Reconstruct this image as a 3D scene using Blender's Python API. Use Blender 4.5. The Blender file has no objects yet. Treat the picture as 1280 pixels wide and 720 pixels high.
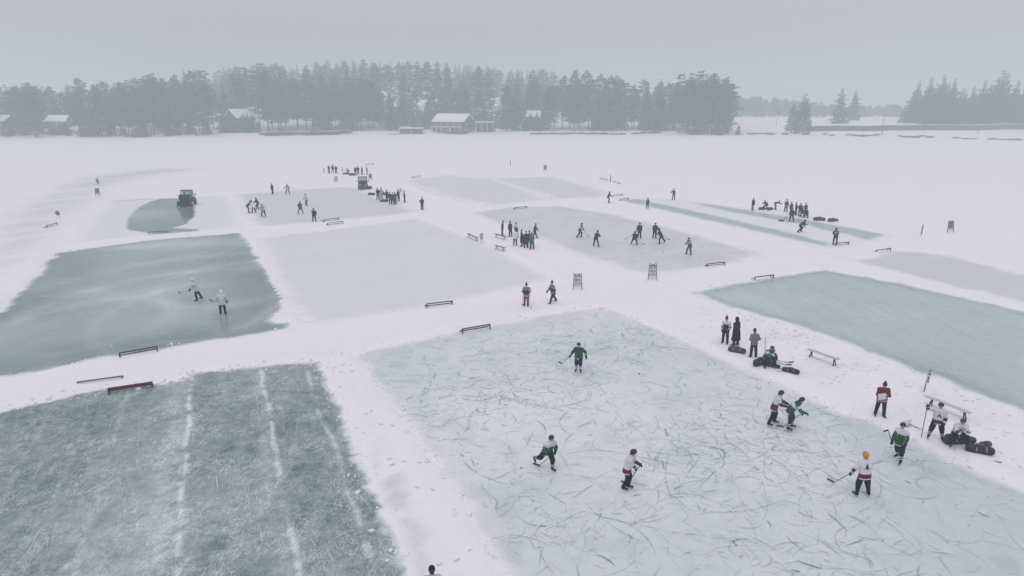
import bpy, bmesh, math, random
import numpy as np
import openvdb as vdb
from mathutils import Matrix, Vector
from mathutils.bvhtree import BVHTree
R = math.radians
random.seed(7); rng = np.random.default_rng(11)
sc = bpy.context.scene
COL = sc.collection

# ------------------------------------------------------------------ camera
FPX, TH, CH = 853.33, math.atan(230/853.33), 15.0
def ray(px, py):
    dx, dy = px-640, py-360
    return dx, math.cos(TH)*FPX-math.sin(TH)*dy, -(math.sin(TH)*FPX+math.cos(TH)*dy)
def G(px, py, z=0.0):                      # photo pixel -> point on the ground
    a, b, c = ray(px, py); s = (CH-z)/-c
    return a*s, b*s
def W(px, py, y):                          # photo pixel -> point at distance y
    a, b, c = ray(px, py); s = y/b
    return Vector((a*s, y, CH+c*s))
cam = bpy.data.cameras.new('camera'); cam.lens = 24; cam.sensor_width = 36
cam.clip_end = 6000; cam.clip_start = .1
co = bpy.data.objects.new('camera', cam); COL.objects.link(co)
co.location = (0, 0, CH); co.rotation_euler = (R(90)-TH, 0, 0); sc.camera = co

# ------------------------------------------------------------------ render
sc.view_settings.view_transform = 'Standard'; sc.view_settings.look = 'None'
sc.view_settings.gamma = 1; sc.view_settings.exposure = -.28
cy = sc.cycles
cy.use_denoising = True
try: cy.denoiser = 'OPENIMAGEDENOISE'
except Exception: pass
cy.max_bounces = 6; cy.diffuse_bounces = 3; cy.glossy_bounces = 2; cy.transmission_bounces = 3
cy.volume_bounces = 2; cy.transparent_max_bounces = 14
cy.caustics_reflective = False; cy.caustics_refractive = False

# ------------------------------------------------------------------ object helpers
def tag(o, label=None, cat=None, group=None, kind=None):
    if label: o['label'] = label
    if cat: o['category'] = cat
    if group: o['group'] = group
    if kind: o['kind'] = kind
    return o
def link(name, me, parent=None, mats=()):
    o = bpy.data.objects.new(name, me); COL.objects.link(o)
    if parent: o.parent = parent
    for m in mats: me.materials.append(m)
    return o
def empty(name, loc=(0, 0, 0), rz=0):
    o = bpy.data.objects.new(name, None); COL.objects.link(o)
    o.location = loc; o.rotation_euler = (0, 0, rz); o.empty_display_size = .3
    return o
def copy_tree(o, parent=None):
    c = o.copy(); COL.objects.link(c)
    if parent: c.parent = parent
    for ch in list(o.children): copy_tree(ch, c)
    return c
def mesh_np(name, V, F, smooth=True, idx=None):
    """V (n,3) float, F (m,k) int - one polygon size."""
    V = np.asarray(V, np.float32); F = np.asarray(F, np.int32)
    me = bpy.data.meshes.new(name); k = F.shape[1]
    me.vertices.add(len(V)); me.vertices.foreach_set('co', V.ravel())
    me.loops.add(F.size); me.loops.foreach_set('vertex_index', F.ravel())
    me.polygons.add(len(F)); me.polygons.foreach_set('loop_start', np.arange(0, F.size, k, dtype=np.int32))
    me.polygons.foreach_set('use_smooth', np.full(len(F), smooth))
    if idx is not None: me.polygons.foreach_set('material_index', np.asarray(idx, np.int32))
    me.update(calc_edges=True); me.validate()
    return me
class MB:
    def __init__(s): s.v = []; s.f = []
    def add(s, vs, fs):
        n = len(s.v); s.v += [tuple(v) for v in vs]; s.f += [tuple(i+n for i in f) for f in fs]
    def box(s, c, d, M=None, taper=1.0):
        x, y, z = d[0]/2, d[1]/2, d[2]/2
        vs = []
        for k in (-1, 1):
            t = taper if k > 0 else 1
            vs += [(-x*t, -y*t, k*z), (x*t, -y*t, k*z), (x*t, y*t, k*z), (-x*t, y*t, k*z)]
        vs = [Vector(v) for v in vs]
        if M is not None: vs = [M @ v for v in vs]
        vs = [v+Vector(c) for v in vs]
        s.add(vs, [(3, 2, 1, 0), (4, 5, 6, 7), (0, 1, 5, 4), (1, 2, 6, 5), (2, 3, 7, 6), (3, 0, 4, 7)]); return s
    def bar(s, a, b, w, h=None):           # rectangular bar between two points
        a, b = Vector(a), Vector(b); d = b-a; L = d.length
        q = d.to_track_quat('X', 'Z').to_matrix()
        return s.box((a+b)/2, (L, w, h or w), q)
    def tube(s, a, b, r0, r1=None, n=8, cap=True):
        r1 = r0 if r1 is None else r1
        a, b = Vector(a), Vector(b); q = (b-a).to_track_quat('Z', 'Y').to_matrix()
        vs = []
        for p, r in ((a, r0), (b, r1)):
            for i in range(n):
                t = 2*math.pi*i/n; vs.append(p+q @ Vector((r*math.cos(t), r*math.sin(t), 0)))
        fs = [(i, (i+1) % n, n+(i+1) % n, n+i) for i in range(n)]
        if cap: fs += [tuple(range(n-1, -1, -1)), tuple(range(n, 2*n))]
        s.add(vs, fs); return s
    def prism(s, poly, y0, y1):            # polygon in xz extruded along y
        n = len(poly)
        vs = [(x, y0, z) for x, z in poly]+[(x, y1, z) for x, z in poly]
        fs = [tuple(range(n)), tuple(range(2*n-1, n-1, -1))]
        fs += [(i, n+i, n+(i+1) % n, (i+1) % n) for i in range(n)]
        s.add(vs, fs); return s
    def build(s, name, mat, parent=None, bevel=0, smooth=False):
        me = bpy.data.meshes.new(name); me.from_pydata(s.v, [], s.f)
        bm = bmesh.new(); bm.from_mesh(me)
        bmesh.ops.recalc_face_normals(bm, faces=bm.faces[:])
        if bevel: bmesh.ops.bevel(bm, geom=bm.edges[:], offset=bevel, segments=2, profile=.6, affect='EDGES')
        bm.to_mesh(me); bm.free()
        if smooth:
            for p in me.polygons: p.use_smooth = True
        return link(name, me, parent, [mat] if not isinstance(mat, (list, tuple)) else mat)

# ------------------------------------------------------------------ numpy noise / geometry
def _h(i, j, s):
    n = (i*374761393+j*668265263+s*974634747) & 0x7fffffff
    n = ((n ^ (n >> 13))*1274126177) & 0x7fffffff
    return ((n ^ (n >> 16)) & 0xffff)/65535.0
def vn(x, y, s=0):
    x = np.asarray(x, float); y = np.asarray(y, float)
    i = np.floor(x).astype(np.int64); j = np.floor(y).astype(np.int64)
    fx = x-i; fy = y-j; fx = fx*fx*(3-2*fx); fy = fy*fy*(3-2*fy)
    return ((_h(i, j, s)*(1-fx)+_h(i+1, j, s)*fx)*(1-fy)+(_h(i, j+1, s)*(1-fx)+_h(i+1, j+1, s)*fx)*fy)
def fbm(x, y, s=0, o=4):
    r = 0; a = .5; t = 0
    for k in range(o):
        r = r+a*vn(x, y, s+k*17); t += a; a *= .5; x = x*2.03+3.7; y = y*2.03+1.3
    return r/t
def sst(a, b, x):
    t = np.clip((x-a)/(b-a), 0, 1); return t*t*(3-2*t)
def sdpoly(x, y, P):                       # signed distance, negative inside
    d = np.full(x.shape, 1e9); ins = np.zeros(x.shape, bool); n = len(P)
    for k in range(n):
        ax, ay = P[k]; bx, by = P[(k+1) % n]; ex, ey = bx-ax, by-ay
        t = np.clip(((x-ax)*ex+(y-ay)*ey)/(ex*ex+ey*ey+1e-12), 0, 1)
        d = np.minimum(d, (x-ax-t*ex)**2+(y-ay-t*ey)**2)
        c = ((ay > y) != (by > y)) & (x < (bx-ax)*(y-ay)/((by-ay) if by != ay else 1e-9)+ax)
        ins ^= c
    d = np.sqrt(d); return np.where(ins, -d, d)

# ------------------------------------------------------------------ materials
def newmat(name):
    m = bpy.data.materials.new(name); m.use_nodes = True
    nt = m.node_tree; return m, nt, nt.nodes['Principled BSDF']
def nd(nt, t, **kw):
    n = nt.nodes.new(t)
    for k, v in kw.items():
        if k in n.inputs: n.inputs[k].default_value = v
        else: setattr(n, k, v)
    return n
def noise(nt, co, scale, detail=4, rough=.55, mapping=None, dist=0):
    n = nd(nt, 'ShaderNodeTexNoise', Scale=scale, Detail=detail, Roughness=rough, Distortion=dist)
    if mapping:
        mp = nd(nt, 'ShaderNodeMapping'); mp.inputs['Scale'].default_value = mapping[:3]
        if len(mapping) > 3: mp.inputs['Rotation'].default_value = (0, 0, mapping[3])
        nt.links.new(co, mp.inputs['Vector']); co = mp.outputs['Vector']
    nt.links.new(co, n.inputs['Vector']); return n.outputs['Fac']
def math_(nt, op, a, b=None, clamp=False, flag=None, c=None):
    n = nd(nt, 'ShaderNodeMath', operation=op); n.use_clamp = bool(clamp if flag is None else flag)
    for i, v in enumerate((a, b, c)):
        if v is None: continue
        if isinstance(v, (int, float)): n.inputs[i].default_value = v
        else: nt.links.new(v, n.inputs[i])
    return n.outputs[0]
def mixc(nt, f, a, b):
    n = nd(nt, 'ShaderNodeMix', data_type='RGBA')
    for i, v in ((0, f), (6, a), (7, b)):
        if isinstance(v, (int, float)): n.inputs[i].default_value = v
        elif isinstance(v, tuple): n.inputs[i].default_value = (*v, 1)
        else: nt.links.new(v, n.inputs[i])
    return n.outputs[2]
def attr(nt, name): return nd(nt, 'ShaderNodeAttribute', attribute_name=name).outputs['Fac']
def ocoord(nt): return nd(nt, 'ShaderNodeTexCoord').outputs['Object']
def bump(nt, b, h, strength, dist):
    n = nd(nt, 'ShaderNodeBump', Strength=strength, Distance=dist); nt.links.new(h, n.inputs['Height'])
    nt.links.new(n.outputs[0], b.inputs['Normal']); return n
SNOW = (.80, .775, .825)
def snow_mat():
    m, nt, b = newmat('snow'); c = ocoord(nt)
    n1 = noise(nt, c, .12, 5); n2 = noise(nt, c, 1.3, 5, .6); n3 = noise(nt, c, 5.0, 4, .65)
    sl = attr(nt, 'slush'); tr = attr(nt, 'trample')
    col = mixc(nt, n1, (.81, .79, .83), (.86, .835, .88))
    f = math_(nt, 'MULTIPLY', math_(nt, 'GREATER_THAN', n3, .60), math_(nt, 'MULTIPLY', tr, .35))
    col = mixc(nt, f, col, (.50, .51, .54))
    s = math_(nt, 'MULTIPLY', sl, math_(nt, 'MULTIPLY_ADD', n2, 1.2, None, True, .1))
    col = mixc(nt, s, col, (.47, .51, .55))
    nt.links.new(col, b.inputs['Base Color'])
    rg = math_(nt, 'MULTIPLY_ADD', sl, -.25, None, False, .85); nt.links.new(rg, b.inputs['Roughness'])
    h = math_(nt, 'ADD', math_(nt, 'MULTIPLY', n2, .6), math_(nt, 'MULTIPLY', n3, math_(nt, 'MULTIPLY_ADD', tr, .8, None, False, .12)))
    bump(nt, b, h, .8, .12)
    b.inputs['Specular IOR Level'].default_value = .25
    return m
def ice_mat(name, ice, snow=(.72, .75, .78), n_big=.35, n_mid=.25, streak=0, ang=0, scratch=0, rough=.22):
    m, nt, b = newmat(name); c = ocoord(nt)
    d = attr(nt, 'dust')
    a1 = noise(nt, c, .18, 4); a2 = noise(nt, c, 1.6, 5, .65)
    f = math_(nt, 'ADD', d, math_(nt, 'MULTIPLY', math_(nt, 'SUBTRACT', a1, .5), n_big))
    f = math_(nt, 'ADD', f, math_(nt, 'MULTIPLY', math_(nt, 'SUBTRACT', a2, .5), n_mid))
    if streak:
        a3 = noise(nt, c, 1.0, 4, .6, (1.4, .12, 1, ang))
        f = math_(nt, 'ADD', f, math_(nt, 'MULTIPLY', math_(nt, 'SUBTRACT', a3, .5), streak))
    if scratch:
        pat = noise(nt, c, .55, 3)
        for st, w_, am, ds in ((1.9, .03, .40, 1.6), (3.7, .04, .40, 1.2), (8.5, .06, .40, .8)):
            a4 = noise(nt, c, st, 2, .5, (1, .55, 1, ang+.35), ds)
            a4 = math_(nt, 'ABSOLUTE', math_(nt, 'SUBTRACT', a4, .5))
            a4 = math_(nt, 'SUBTRACT', 1, math_(nt, 'DIVIDE', a4, w_), True)
            a4 = math_(nt, 'MULTIPLY', a4, math_(nt, 'MULTIPLY', math_(nt, 'SUBTRACT', pat, .28, True), am*2.2*scratch))
            f = math_(nt, 'ADD', f, a4)
    f = math_(nt, 'ADD', f, 0, True)
    rim = math_(nt, 'MULTIPLY', math_(nt, 'SUBTRACT', d, 1.0, True), 4.0, True)
    nt.links.new(mixc(nt, rim, mixc(nt, f, ice, snow), (.82, .80, .845)), b.inputs['Base Color'])
    nt.links.new(math_(nt, 'MULTIPLY_ADD', f, .5, None, False, rough), b.inputs['Roughness'])
    bump(nt, b, math_(nt, 'ADD', math_(nt, 'MULTIPLY', f, .7), math_(nt, 'MULTIPLY', a2, .4)), .25, .03)
    b.inputs['IOR'].default_value = 1.31
    return m
def flat(name, col, rough=.6, metal=0, var=.15, scale=8., spec=.4):
    m, nt, b = newmat(name); c = ocoord(nt)
    n = noise(nt, c, scale, 3)
    oi = nd(nt, 'ShaderNodeObjectInfo').outputs['Random']
    f = math_(nt, 'ADD', n, math_(nt, 'MULTIPLY', math_(nt, 'SUBTRACT', oi, .5), .4))
    lo = tuple(x*(1-var) for x in col); hi = tuple(min(1, x*(1+var)) for x in col)
    nt.links.new(mixc(nt, f, lo, hi), b.inputs['Base Color'])
    b.inputs['Roughness'].default_value = rough; b.inputs['Metallic'].default_value = metal
    b.inputs['Specular IOR Level'].default_value = spec
    return m
def cloth(name, col, var=.18):
    m = flat(name, col, .9, 0, var, 12., .15); nt = m.node_tree; b = nt.nodes['Principled BSDF']
    bump(nt, b, noise(nt, ocoord(nt), 9, 4, .6), .5, .03)
    return m
def jersey_mat(name, torso, sleeve):
    m, nt, b = newmat(name)
    r = nd(nt, 'ShaderNodeValToRGB'); cr = r.color_ramp; cr.interpolation = 'CONSTANT'
    st = [(u/3, c) for u, c in torso]+[((2+u)/3, c) for u, c in sleeve]
    cr.elements[0].position = 0; cr.elements[0].color = (*st[0][1], 1)
    cr.elements[1].position = st[1][0]; cr.elements[1].color = (*st[1][1], 1)
    for p, c in st[2:]:
        e = cr.elements.new(p); e.color = (*c, 1)
    nt.links.new(attr(nt, 'along'), r.inputs[0])
    n = noise(nt, ocoord(nt), 11, 4)
    col = mixc(nt, math_(nt, 'MULTIPLY', n, .3), r.outputs[0], (.05, .05, .06))
    nt.links.new(col, b.inputs['Base Color']); b.inputs['Roughness'].default_value = .85
    b.inputs['Specular IOR Level'].default_value = .15
    bump(nt, b, noise(nt, ocoord(nt), 7, 4, .6), .6, .04)
    return m
M = {}
M['snow'] = snow_mat()
M['roof_snow'] = flat('roof_snow', (.82, .80, .85), .85, 0, .04, 1.)
WH, MA, GR, BK, RD, GY = (.72, .71, .78), (.13, .008, .045), (.008, .085, .032), (.008, .014, .02), (.17, .01, .03), (.2, .22, .23)
TE = (.03, .16, .17); NV = (.02, .03, .06)
M['j_white'] = jersey_mat('jersey_white_maroon', [(0, WH), (.06, MA), (.31, WH)], [(0, WH), (.58, MA), (.86, WH)])
M['j_white_dark'] = jersey_mat('jersey_white_maroon_wide', [(0, WH), (.07, MA), (.50, WH)], [(0, WH), (.3, MA), (.85, BK)])
M['j_green'] = jersey_mat('jersey_green_white', [(0, WH), (.07, GR), (.76, WH)], [(0, WH), (.14, GR), (.85, BK)])
M['j_green2'] = jersey_mat('jersey_green', [(0, WH), (.08, GR), (.12, WH), (.15, GR)], [(0, GR), (.75, WH), (.82, GR)])
M['j_teal'] = jersey_mat('jersey_dark_green_white', [(0, WH), (.07, (.02, .09, .07)), (.6, WH), (.85, (.02, .09, .07))], [(0, WH), (.25, (.03, .13, .11)), (.9, BK)])
M['j_red'] = jersey_mat('jersey_maroon_white', [(0, RD), (.1, WH), (.14, RD), (.19, WH), (.23, RD)], [(0, RD), (.8, WH), (.86, RD)])
M['j_redyoke'] = jersey_mat('jacket_maroon_yoke', [(0, RD), (.82, (.6, .5, .55))], [(0, RD), (.9, RD)])
M['j_band'] = jersey_mat('jersey_black_band', [(0, BK), (.08, WH), (.14, BK), (.2, WH), (.26, BK), (.72, GY)], [(0, (.3, .31, .33)), (.35, BK), (.75, WH), (.82, BK)])
M['j_bwyoke'] = jersey_mat('jacket_black_white_yoke', [(0, BK), (.7, WH)], [(0, WH), (.45, BK), (.7, WH), (.8, BK)])
M['j_plainwhite'] = jersey_mat('jersey_white_black_sleeve', [(0, (.62, .64, .68)), (.6, (.66, .68, .72))], [(0, WH), (.3, BK), (.42, WH), (.8, BK)])
M['j_white2'] = jersey_mat('jersey_white_dark_trim', [(0, BK), (.1, WH), (.7, (.3, .32, .36))], [(0, (.3, .32, .36)), (.4, WH), (.75, BK)])
for k, c in dict(black=BK, navy=NV, dgreen=(.012, .05, .04), dgrey=(.05, .055, .065), grey=(.17, .19, .20), teal=TE, lgrey=(.35, .37, .4),
                 white=WH, maroon=MA, red=(.25, .012, .03), brown=(.06, .04, .035), bteal=(.012, .035, .04)).items():
    M[k] = cloth('cloth_'+k, c)
M['skin'] = flat('skin', (.42, .25, .19), .6, 0, .06)
M['hair'] = flat('hair', (.03, .02, .015), .7)
M['helmet_black'] = flat('helmet_black', (.014, .016, .022), .35, 0, .1)
M['helmet_orange'] = flat('helmet_orange', (.55, .20, .02), .4, 0, .1)
M['helmet_maroon'] = flat('helmet_maroon', (.09, .012, .03), .4, 0, .1)
M['eye'] = flat('eye_dark', (.01, .01, .01), .3)
M['steel'] = flat('steel', (.45, .47, .5), .35, .9, .1)
M['shaft'] = flat('stick_shaft', (.03, .032, .035), .5)
M['shaft_wood'] = flat('stick_wood', (.09, .065, .05), .6)
M['tape'] = flat('stick_tape', (.015, .015, .018), .8)
M['goal_dark'] = flat('painted_metal_dark', (.03, .034, .045), .5)
M['goal_red'] = flat('painted_wood_red', (.13, .012, .03), .55)
M['goal_grey'] = flat('painted_wood_grey', (.13, .14, .17), .6)
M['net'] = flat('netting', (.10, .03, .05), .9)
M['bench'] = flat('bench_plank', (.44, .47, .46), .7)
M['bench_leg'] = flat('bench_leg', (.05, .06, .055), .6)
M['board'] = flat('sign_board', (.62, .65, .68), .6, 0, .06)
M['board_dark'] = flat('sign_board_dark', (.22, .25, .28), .6)
M['ink'] = flat('sign_ink', (.03, .035, .05), .7)
M['post'] = flat('weathered_post', (.16, .16, .18), .8)
M['bag'] = flat('bag_nylon', (.016, .02, .024), .7)
M['bag_navy'] = flat('bag_navy', (.035, .045, .075), .7)
M['bag_trim'] = flat('bag_trim', (.25, .27, .28), .7)
M['plastic_white'] = flat('plastic_white', (.55, .6, .55), .5, 0, .05)
M['rubber'] = flat('rubber', (.012, .012, .013), .8)
M['utv_green'] = flat('vehicle_green', (.008, .055, .036), .8, 0, .15, 8., .15)
M['utv_dark'] = flat('vehicle_dark', (.012, .028, .028), .45)
M['utv_frame'] = flat('vehicle_frame', (.014, .015, .02), .4)
M['plow'] = flat('plow_steel', (.05, .06, .10), .5)
M['lamp_glass'] = flat('lamp_glass', (.7, .75, .75), .1)
M['wall_green'] = flat('clapboard_green', (.06, .09, .085), .8, 0, .1, 2.)
M['wall_brown'] = flat('clapboard_brown', (.07, .055, .05), .8, 0, .1, 2.)
M['wall_grey'] = flat('clapboard_grey', (.16, .18, .18), .8, 0, .1, 2.)
M['trim_white'] = flat('trim_white', (.6, .62, .62), .6, 0, .05)
M['window_dark'] = flat('window_glass', (.03, .04, .045), .08)
M['stone'] = flat('stone_wall', (.085, .085, .09), .9, 0, .3, 1.2)
M['bark'] = flat('bark', (.045, .04, .038), .9, 0, .25, 4.)
M['bark_grey'] = flat('bark_grey', (.12, .10, .105), .9, 0, .2, 4.)
M['twig'] = flat('twigs', (.10, .085, .085), .9, 0, .2, .5)
M['twig_snow'] = flat('twigs_snowy', (.35, .36, .37), .9, 0, .2, .5)
M['needle'] = flat('pine_needles', (.016, .125, .085), .75, 0, .35, .35)
M['needle2'] = flat('spruce_needles', (.015, .11, .075), .75, 0, .35, .4)
M['needle_snow'] = flat('snowy_needles', (.40, .44, .44), .8, 0, .2, .5)
def glass():
    m, nt, b = newmat('windshield'); b.inputs['Base Color'].default_value = (.30, .45, .42, 1); b.inputs['Specular IOR Level'].default_value = .2
    b.inputs['Roughness'].default_value = .03; b.inputs['Transmission Weight'].default_value = 1; b.inputs['IOR'].default_value = 1.1
    return m
M['glass'] = glass()

# ------------------------------------------------------------------ sky, sun, haze
w = bpy.data.worlds.new('World'); sc.world = w; w.use_nodes = True
nt = w.node_tree; bg = nt.nodes['Background']
SUN_EL, SUN_AZ = 62, 200
sky = nd(nt, 'ShaderNodeTexSky'); sky.sky_type = 'NISHITA'; sky.sun_disc = False
sky.sun_elevation = R(SUN_EL); sky.sun_rotation = R(SUN_AZ); sky.air_density = 1.5; sky.dust_density = 4.0; sky.ozone_density = 1
hs = nd(nt, 'ShaderNodeHueSaturation', Saturation=.06); nt.links.new(sky.outputs[0], hs.inputs['Color'])
# overcast deck: brighter overhead than at the horizon
tc = nd(nt, 'ShaderNodeTexCoord'); sp = nd(nt, 'ShaderNodeSeparateXYZ'); nt.links.new(tc.outputs['Generated'], sp.inputs[0])
n1 = noise(nt, tc.outputs['Generated'], 1.6, 4)
over = mixc(nt, math_(nt, 'MULTIPLY', math_(nt, 'MAXIMUM', sp.outputs[2], 0), 1.0, True), (7.15, 6.45, 7.35), (13.7, 13.4, 14.3))
over = mixc(nt, math_(nt, 'MULTIPLY', n1, .12), over, (5, 5.2, 5.8))
mx = mixc(nt, .88, hs.outputs[0], over)
nt.links.new(mx, bg.inputs[0]); bg.inputs[1].default_value = .082
sl = bpy.data.lights.new('sun', 'SUN'); sl.energy = .8; sl.angle = R(22); sl.color = (1, .97, .95)
so = bpy.data.objects.new('sun', sl); COL.objects.link(so)
so.rotation_euler = (R(90-SUN_EL), 0, R(180-SUN_AZ)); so.location = (0, -20, 60)
hz = MB().box((0, 690, 31.0), (3400, 2100, 64)).build('haze', [])
hz.data.materials.clear()
hm = bpy.data.materials.new('haze_air'); hm.use_nodes = True; hn = hm.node_tree; hn.nodes.clear()
ho = hn.nodes.new('ShaderNodeOutputMaterial'); hv = hn.nodes.new('ShaderNodeVolumePrincipled')
hv.inputs['Color'].default_value = (.825, .92, .945, 1); hv.inputs['Density'].default_value = .0020; hv.inputs['Anisotropy'].default_value = .2
hn.links.new(hv.outputs[0], ho.inputs['Volume']); hz.data.materials.append(hm)
tag(hz, 'pale falling-snow haze hanging over the whole frozen lake', 'haze', kind='stuff')

# ------------------------------------------------------------------ rinks
def outline(L):
    return [G(*p) if len(p) == 2 else (p[1], p[2]) for p in L]
wd = 'w'
RK = {}
RK['A'] = outline([(445, 443), (520, 425), (600, 409), (690, 393), (755, 384), (800, 402), (870, 432), (960, 474), (1050, 512), (1150, 556), (1280, 615),
                   (wd, 30.6, 5), (wd, 6.7, 5), (640, 720), (600, 660), (555, 595), (515, 535), (480, 490)])
RK['B'] = outline([(398, 453), (345, 456), (290, 462), (240, 466), (228, 476), (190, 480), (130, 486), (55, 502), (0, 515), (wd, -37, 27), (wd, -34, 5), (wd, 2.6, 5),
                   (512, 720), (470, 625), (440, 550), (415, 490)])
RK['C'] = outline([(67, 317), (80, 315), (150, 305), (180, 301), (240, 296), (300, 291), (312, 305), (330, 335), (350, 365), (354, 379), (349, 390), (335, 401),
                   (345, 405), (358, 405), (364, 411), (330, 416), (230, 432), (195, 438), (150, 446), (105, 450), (98, 455), (50, 464), (0, 470), (wd, -38, 33),
                   (wd, -47, 38), (0, 390), (30, 362), (56, 335), (57, 327), (70, 321)])
RK['D'] = outline([(135, 250), (285, 244), (305, 283), (240, 290), (150, 298), (90, 305)])
RK['E'] = outline([(325, 297), (420, 286), (520, 273), (600, 301), (690, 348), (620, 366), (540, 383), (460, 396), (390, 406), (370, 393), (345, 345)])
RK['F'] = outline([(292, 243), (370, 237), (440, 233), (480, 248), (525, 264), (500, 269), (400, 278), (335, 284), (318, 282)])
RK['G'] = outline([(588, 266), (640, 258), (700, 257), (760, 266), (850, 287), (960, 318), (930, 327), (880, 336), (820, 346), (780, 338), (720, 318), (660, 295)])
RK['K'] = outline([(500, 226), (560, 218), (640, 226), (690, 250), (620, 258), (560, 248)])
RK['L'] = outline([(610, 223), (690, 220), (760, 238), (765, 246), (700, 250), (650, 236)])
RK['H'] = outline([(765, 249), (800, 246), (842, 248), (900, 255), (1000, 270), (1117, 294), (1095, 303), (1060, 310), (1030, 312), (980, 300), (880, 276)])
RK['I'] = outline([(860, 366), (940, 351), (1030, 337), (1130, 355), (1280, 389), (wd, 50.6, 30), (wd, 44, 12), (wd, 35, 11), (1280, 518), (1180, 478), (1110, 452), (1060, 432), (990, 406), (920, 388)])
RK['J'] = outline([(1065, 327), (1120, 313), (1180, 318), (1280, 343), (wd, 62, 46), (1280, 380), (1180, 356)])
POOL = outline([(158, 287), (160, 272), (172, 260), (190, 251), (205, 248), (228, 248), (243, 252), (243, 270), (234, 279), (218, 285), (248, 287), (247, 289), (215, 292), (185, 291)])
BAND1 = outline([(768, 251), (800, 249), (850, 260), (920, 275), (1000, 293), (1042, 304), (1036, 311), (1000, 303), (930, 287), (850, 270)])
BAND2 = outline([(845, 250), (900, 257), (960, 267), (1040, 280), (1116, 294), (1100, 300), (1085, 302), (1070, 298), (1000, 281), (900, 263)])
LINE = outline([(137, 252), (200, 248.6), (200, 247.6)])
TRK = outline([(0, 335), (0, 282), (60, 243), (110, 221), (190, 211), (260, 211), (150, 226), (80, 268)])
TRAMPLE = outline([(850, 385), (915, 380), (1010, 415), (1120, 462), (1300, 535), (1300, 610), (1200, 565), (1080, 510), (960, 460), (870, 415)])
TRAMPLE2 = outline([(400, 440), (440, 440), (560, 640), (640, 740), (520, 740), (430, 520)])
SL1 = outline([(478, 602), (500, 597), (515, 630), (512, 645), (495, 640), (484, 625)])
SL2 = outline([(462, 560), (475, 555), (480, 590), (470, 592)])
SL3 = outline([(495, 650), (525, 650), (540, 700), (545, 760), (520, 720)])
def rink_sd(x, y):
    d = np.full(x.shape, 1e9)
    for P in RK.values():
        a = np.array(P); k = (x > a[:, 0].min()-4) & (x < a[:, 0].max()+4) & (y > a[:, 1].min()-4) & (y < a[:, 1].max()+4)
        if k.any(): d[k] = np.minimum(d[k], sdpoly(x[k], y[k], P))
    return d
def edge_wob(x, y):
    b = sst(2.5, .8, np.abs(sdpoly(x, y, RK['B'])))           # the scratched rink has a ragged rim
    return (fbm(x*.7+.3*y, y*.7-.3*x, 5)-.5)*(.8-.5*b)+(fbm(x*2.1+y*1.3, y*2.3-x*1.1, 9, 2)-.5)*(.10+.32*b)
def snow_h(x, y):
    d = rink_sd(x, y)+edge_wob(x, y)
    near = sst(330, 120, np.hypot(x, y))
    h = -.06+.13*sst(-.30, .55, d)+near*.19*np.exp(-((d-.95)/.6)**2)*(.15+fbm(x*.5, y*.5, 21))
    h = h+near*sst(.2, 2.5, d)*((fbm(x*.22, y*.22, 3)-.5)*.16+(fbm(x*1.4, y*1.4, 4)-.5)*.05)
    return h-.012
def gz(x, y):
    return max(.012, float(snow_h(np.array([float(x)]), np.array([float(y)]))[0]))
def axis(segs):
    out = []
    for a, b, s in segs:
        n = max(1, int(round((b-a)/s))); out += list(a+(b-a)*np.arange(n)/n)
    return np.array(out+[segs[-1][1]])
xs = axis([(-1500, -400, 110), (-400, -150, 25), (-150, -60, 2.5), (-60, -48, .4), (-48, 42, .22), (42, 64, .5), (64, 150, 2.5), (150, 400, 25), (400, 1500, 110)])
ys = axis([(-150, 0, 25), (0, 14, 1.0), (14, 62, .19), (62, 88, .24), (88, 140, .55), (140, 200, 3), (200, 400, 20), (400, 1500, 110)])
X, Y = np.meshgrid(xs, ys); nx, ny = len(xs), len(ys)
xf, yf = X.ravel(), Y.ravel()
Z = snow_h(xf, yf)
I = np.arange(nx*ny).reshape(ny, nx)
F = np.stack([I[:-1, :-1], I[:-1, 1:], I[1:, 1:], I[1:, :-1]], -1).reshape(-1, 4)
me = mesh_np('snow_ground', np.stack([xf, yf, Z], 1), F)
sl_ = np.zeros(len(xf))
dt = sdpoly(xf, yf, TRK)
ang = xf*.55+yf*.25
sl_ = np.maximum(sl_, 1.0*sst(4, -6, dt)*(.35+.65*sst(.35, .65, fbm((xf*.75-yf*.5)*.35+2*fbm(xf*.05, yf*.05, 8), (xf*.5+yf*.75)*.03, 31))))
for P, a in ((SL1, .8), (SL2, .5), (SL3, .6)):
    sl_ = np.maximum(sl_, a*sst(.3, -.4, sdpoly(xf, yf, P)+(fbm(xf*1.5, yf*1.5, 6)-.5)*.8))
tr_ = np.maximum(sst(1, -1.5, sdpoly(xf, yf, TRAMPLE)), .4*sst(1, -1.5, sdpoly(xf, yf, TRAMPLE2)))*sst(.4, .62, fbm(xf*.35, yf*.35, 12))
for nme, a in (('slush', sl_), ('trample', tr_)):
    at = me.attributes.new(nme, 'FLOAT', 'POINT'); at.data.foreach_set('value', a.astype(np.float32))
tag(link('snow_ground', me, None, [M['snow']]), 'white snow covering the frozen lake and the paths between rinks', 'ground', kind='structure')

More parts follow.
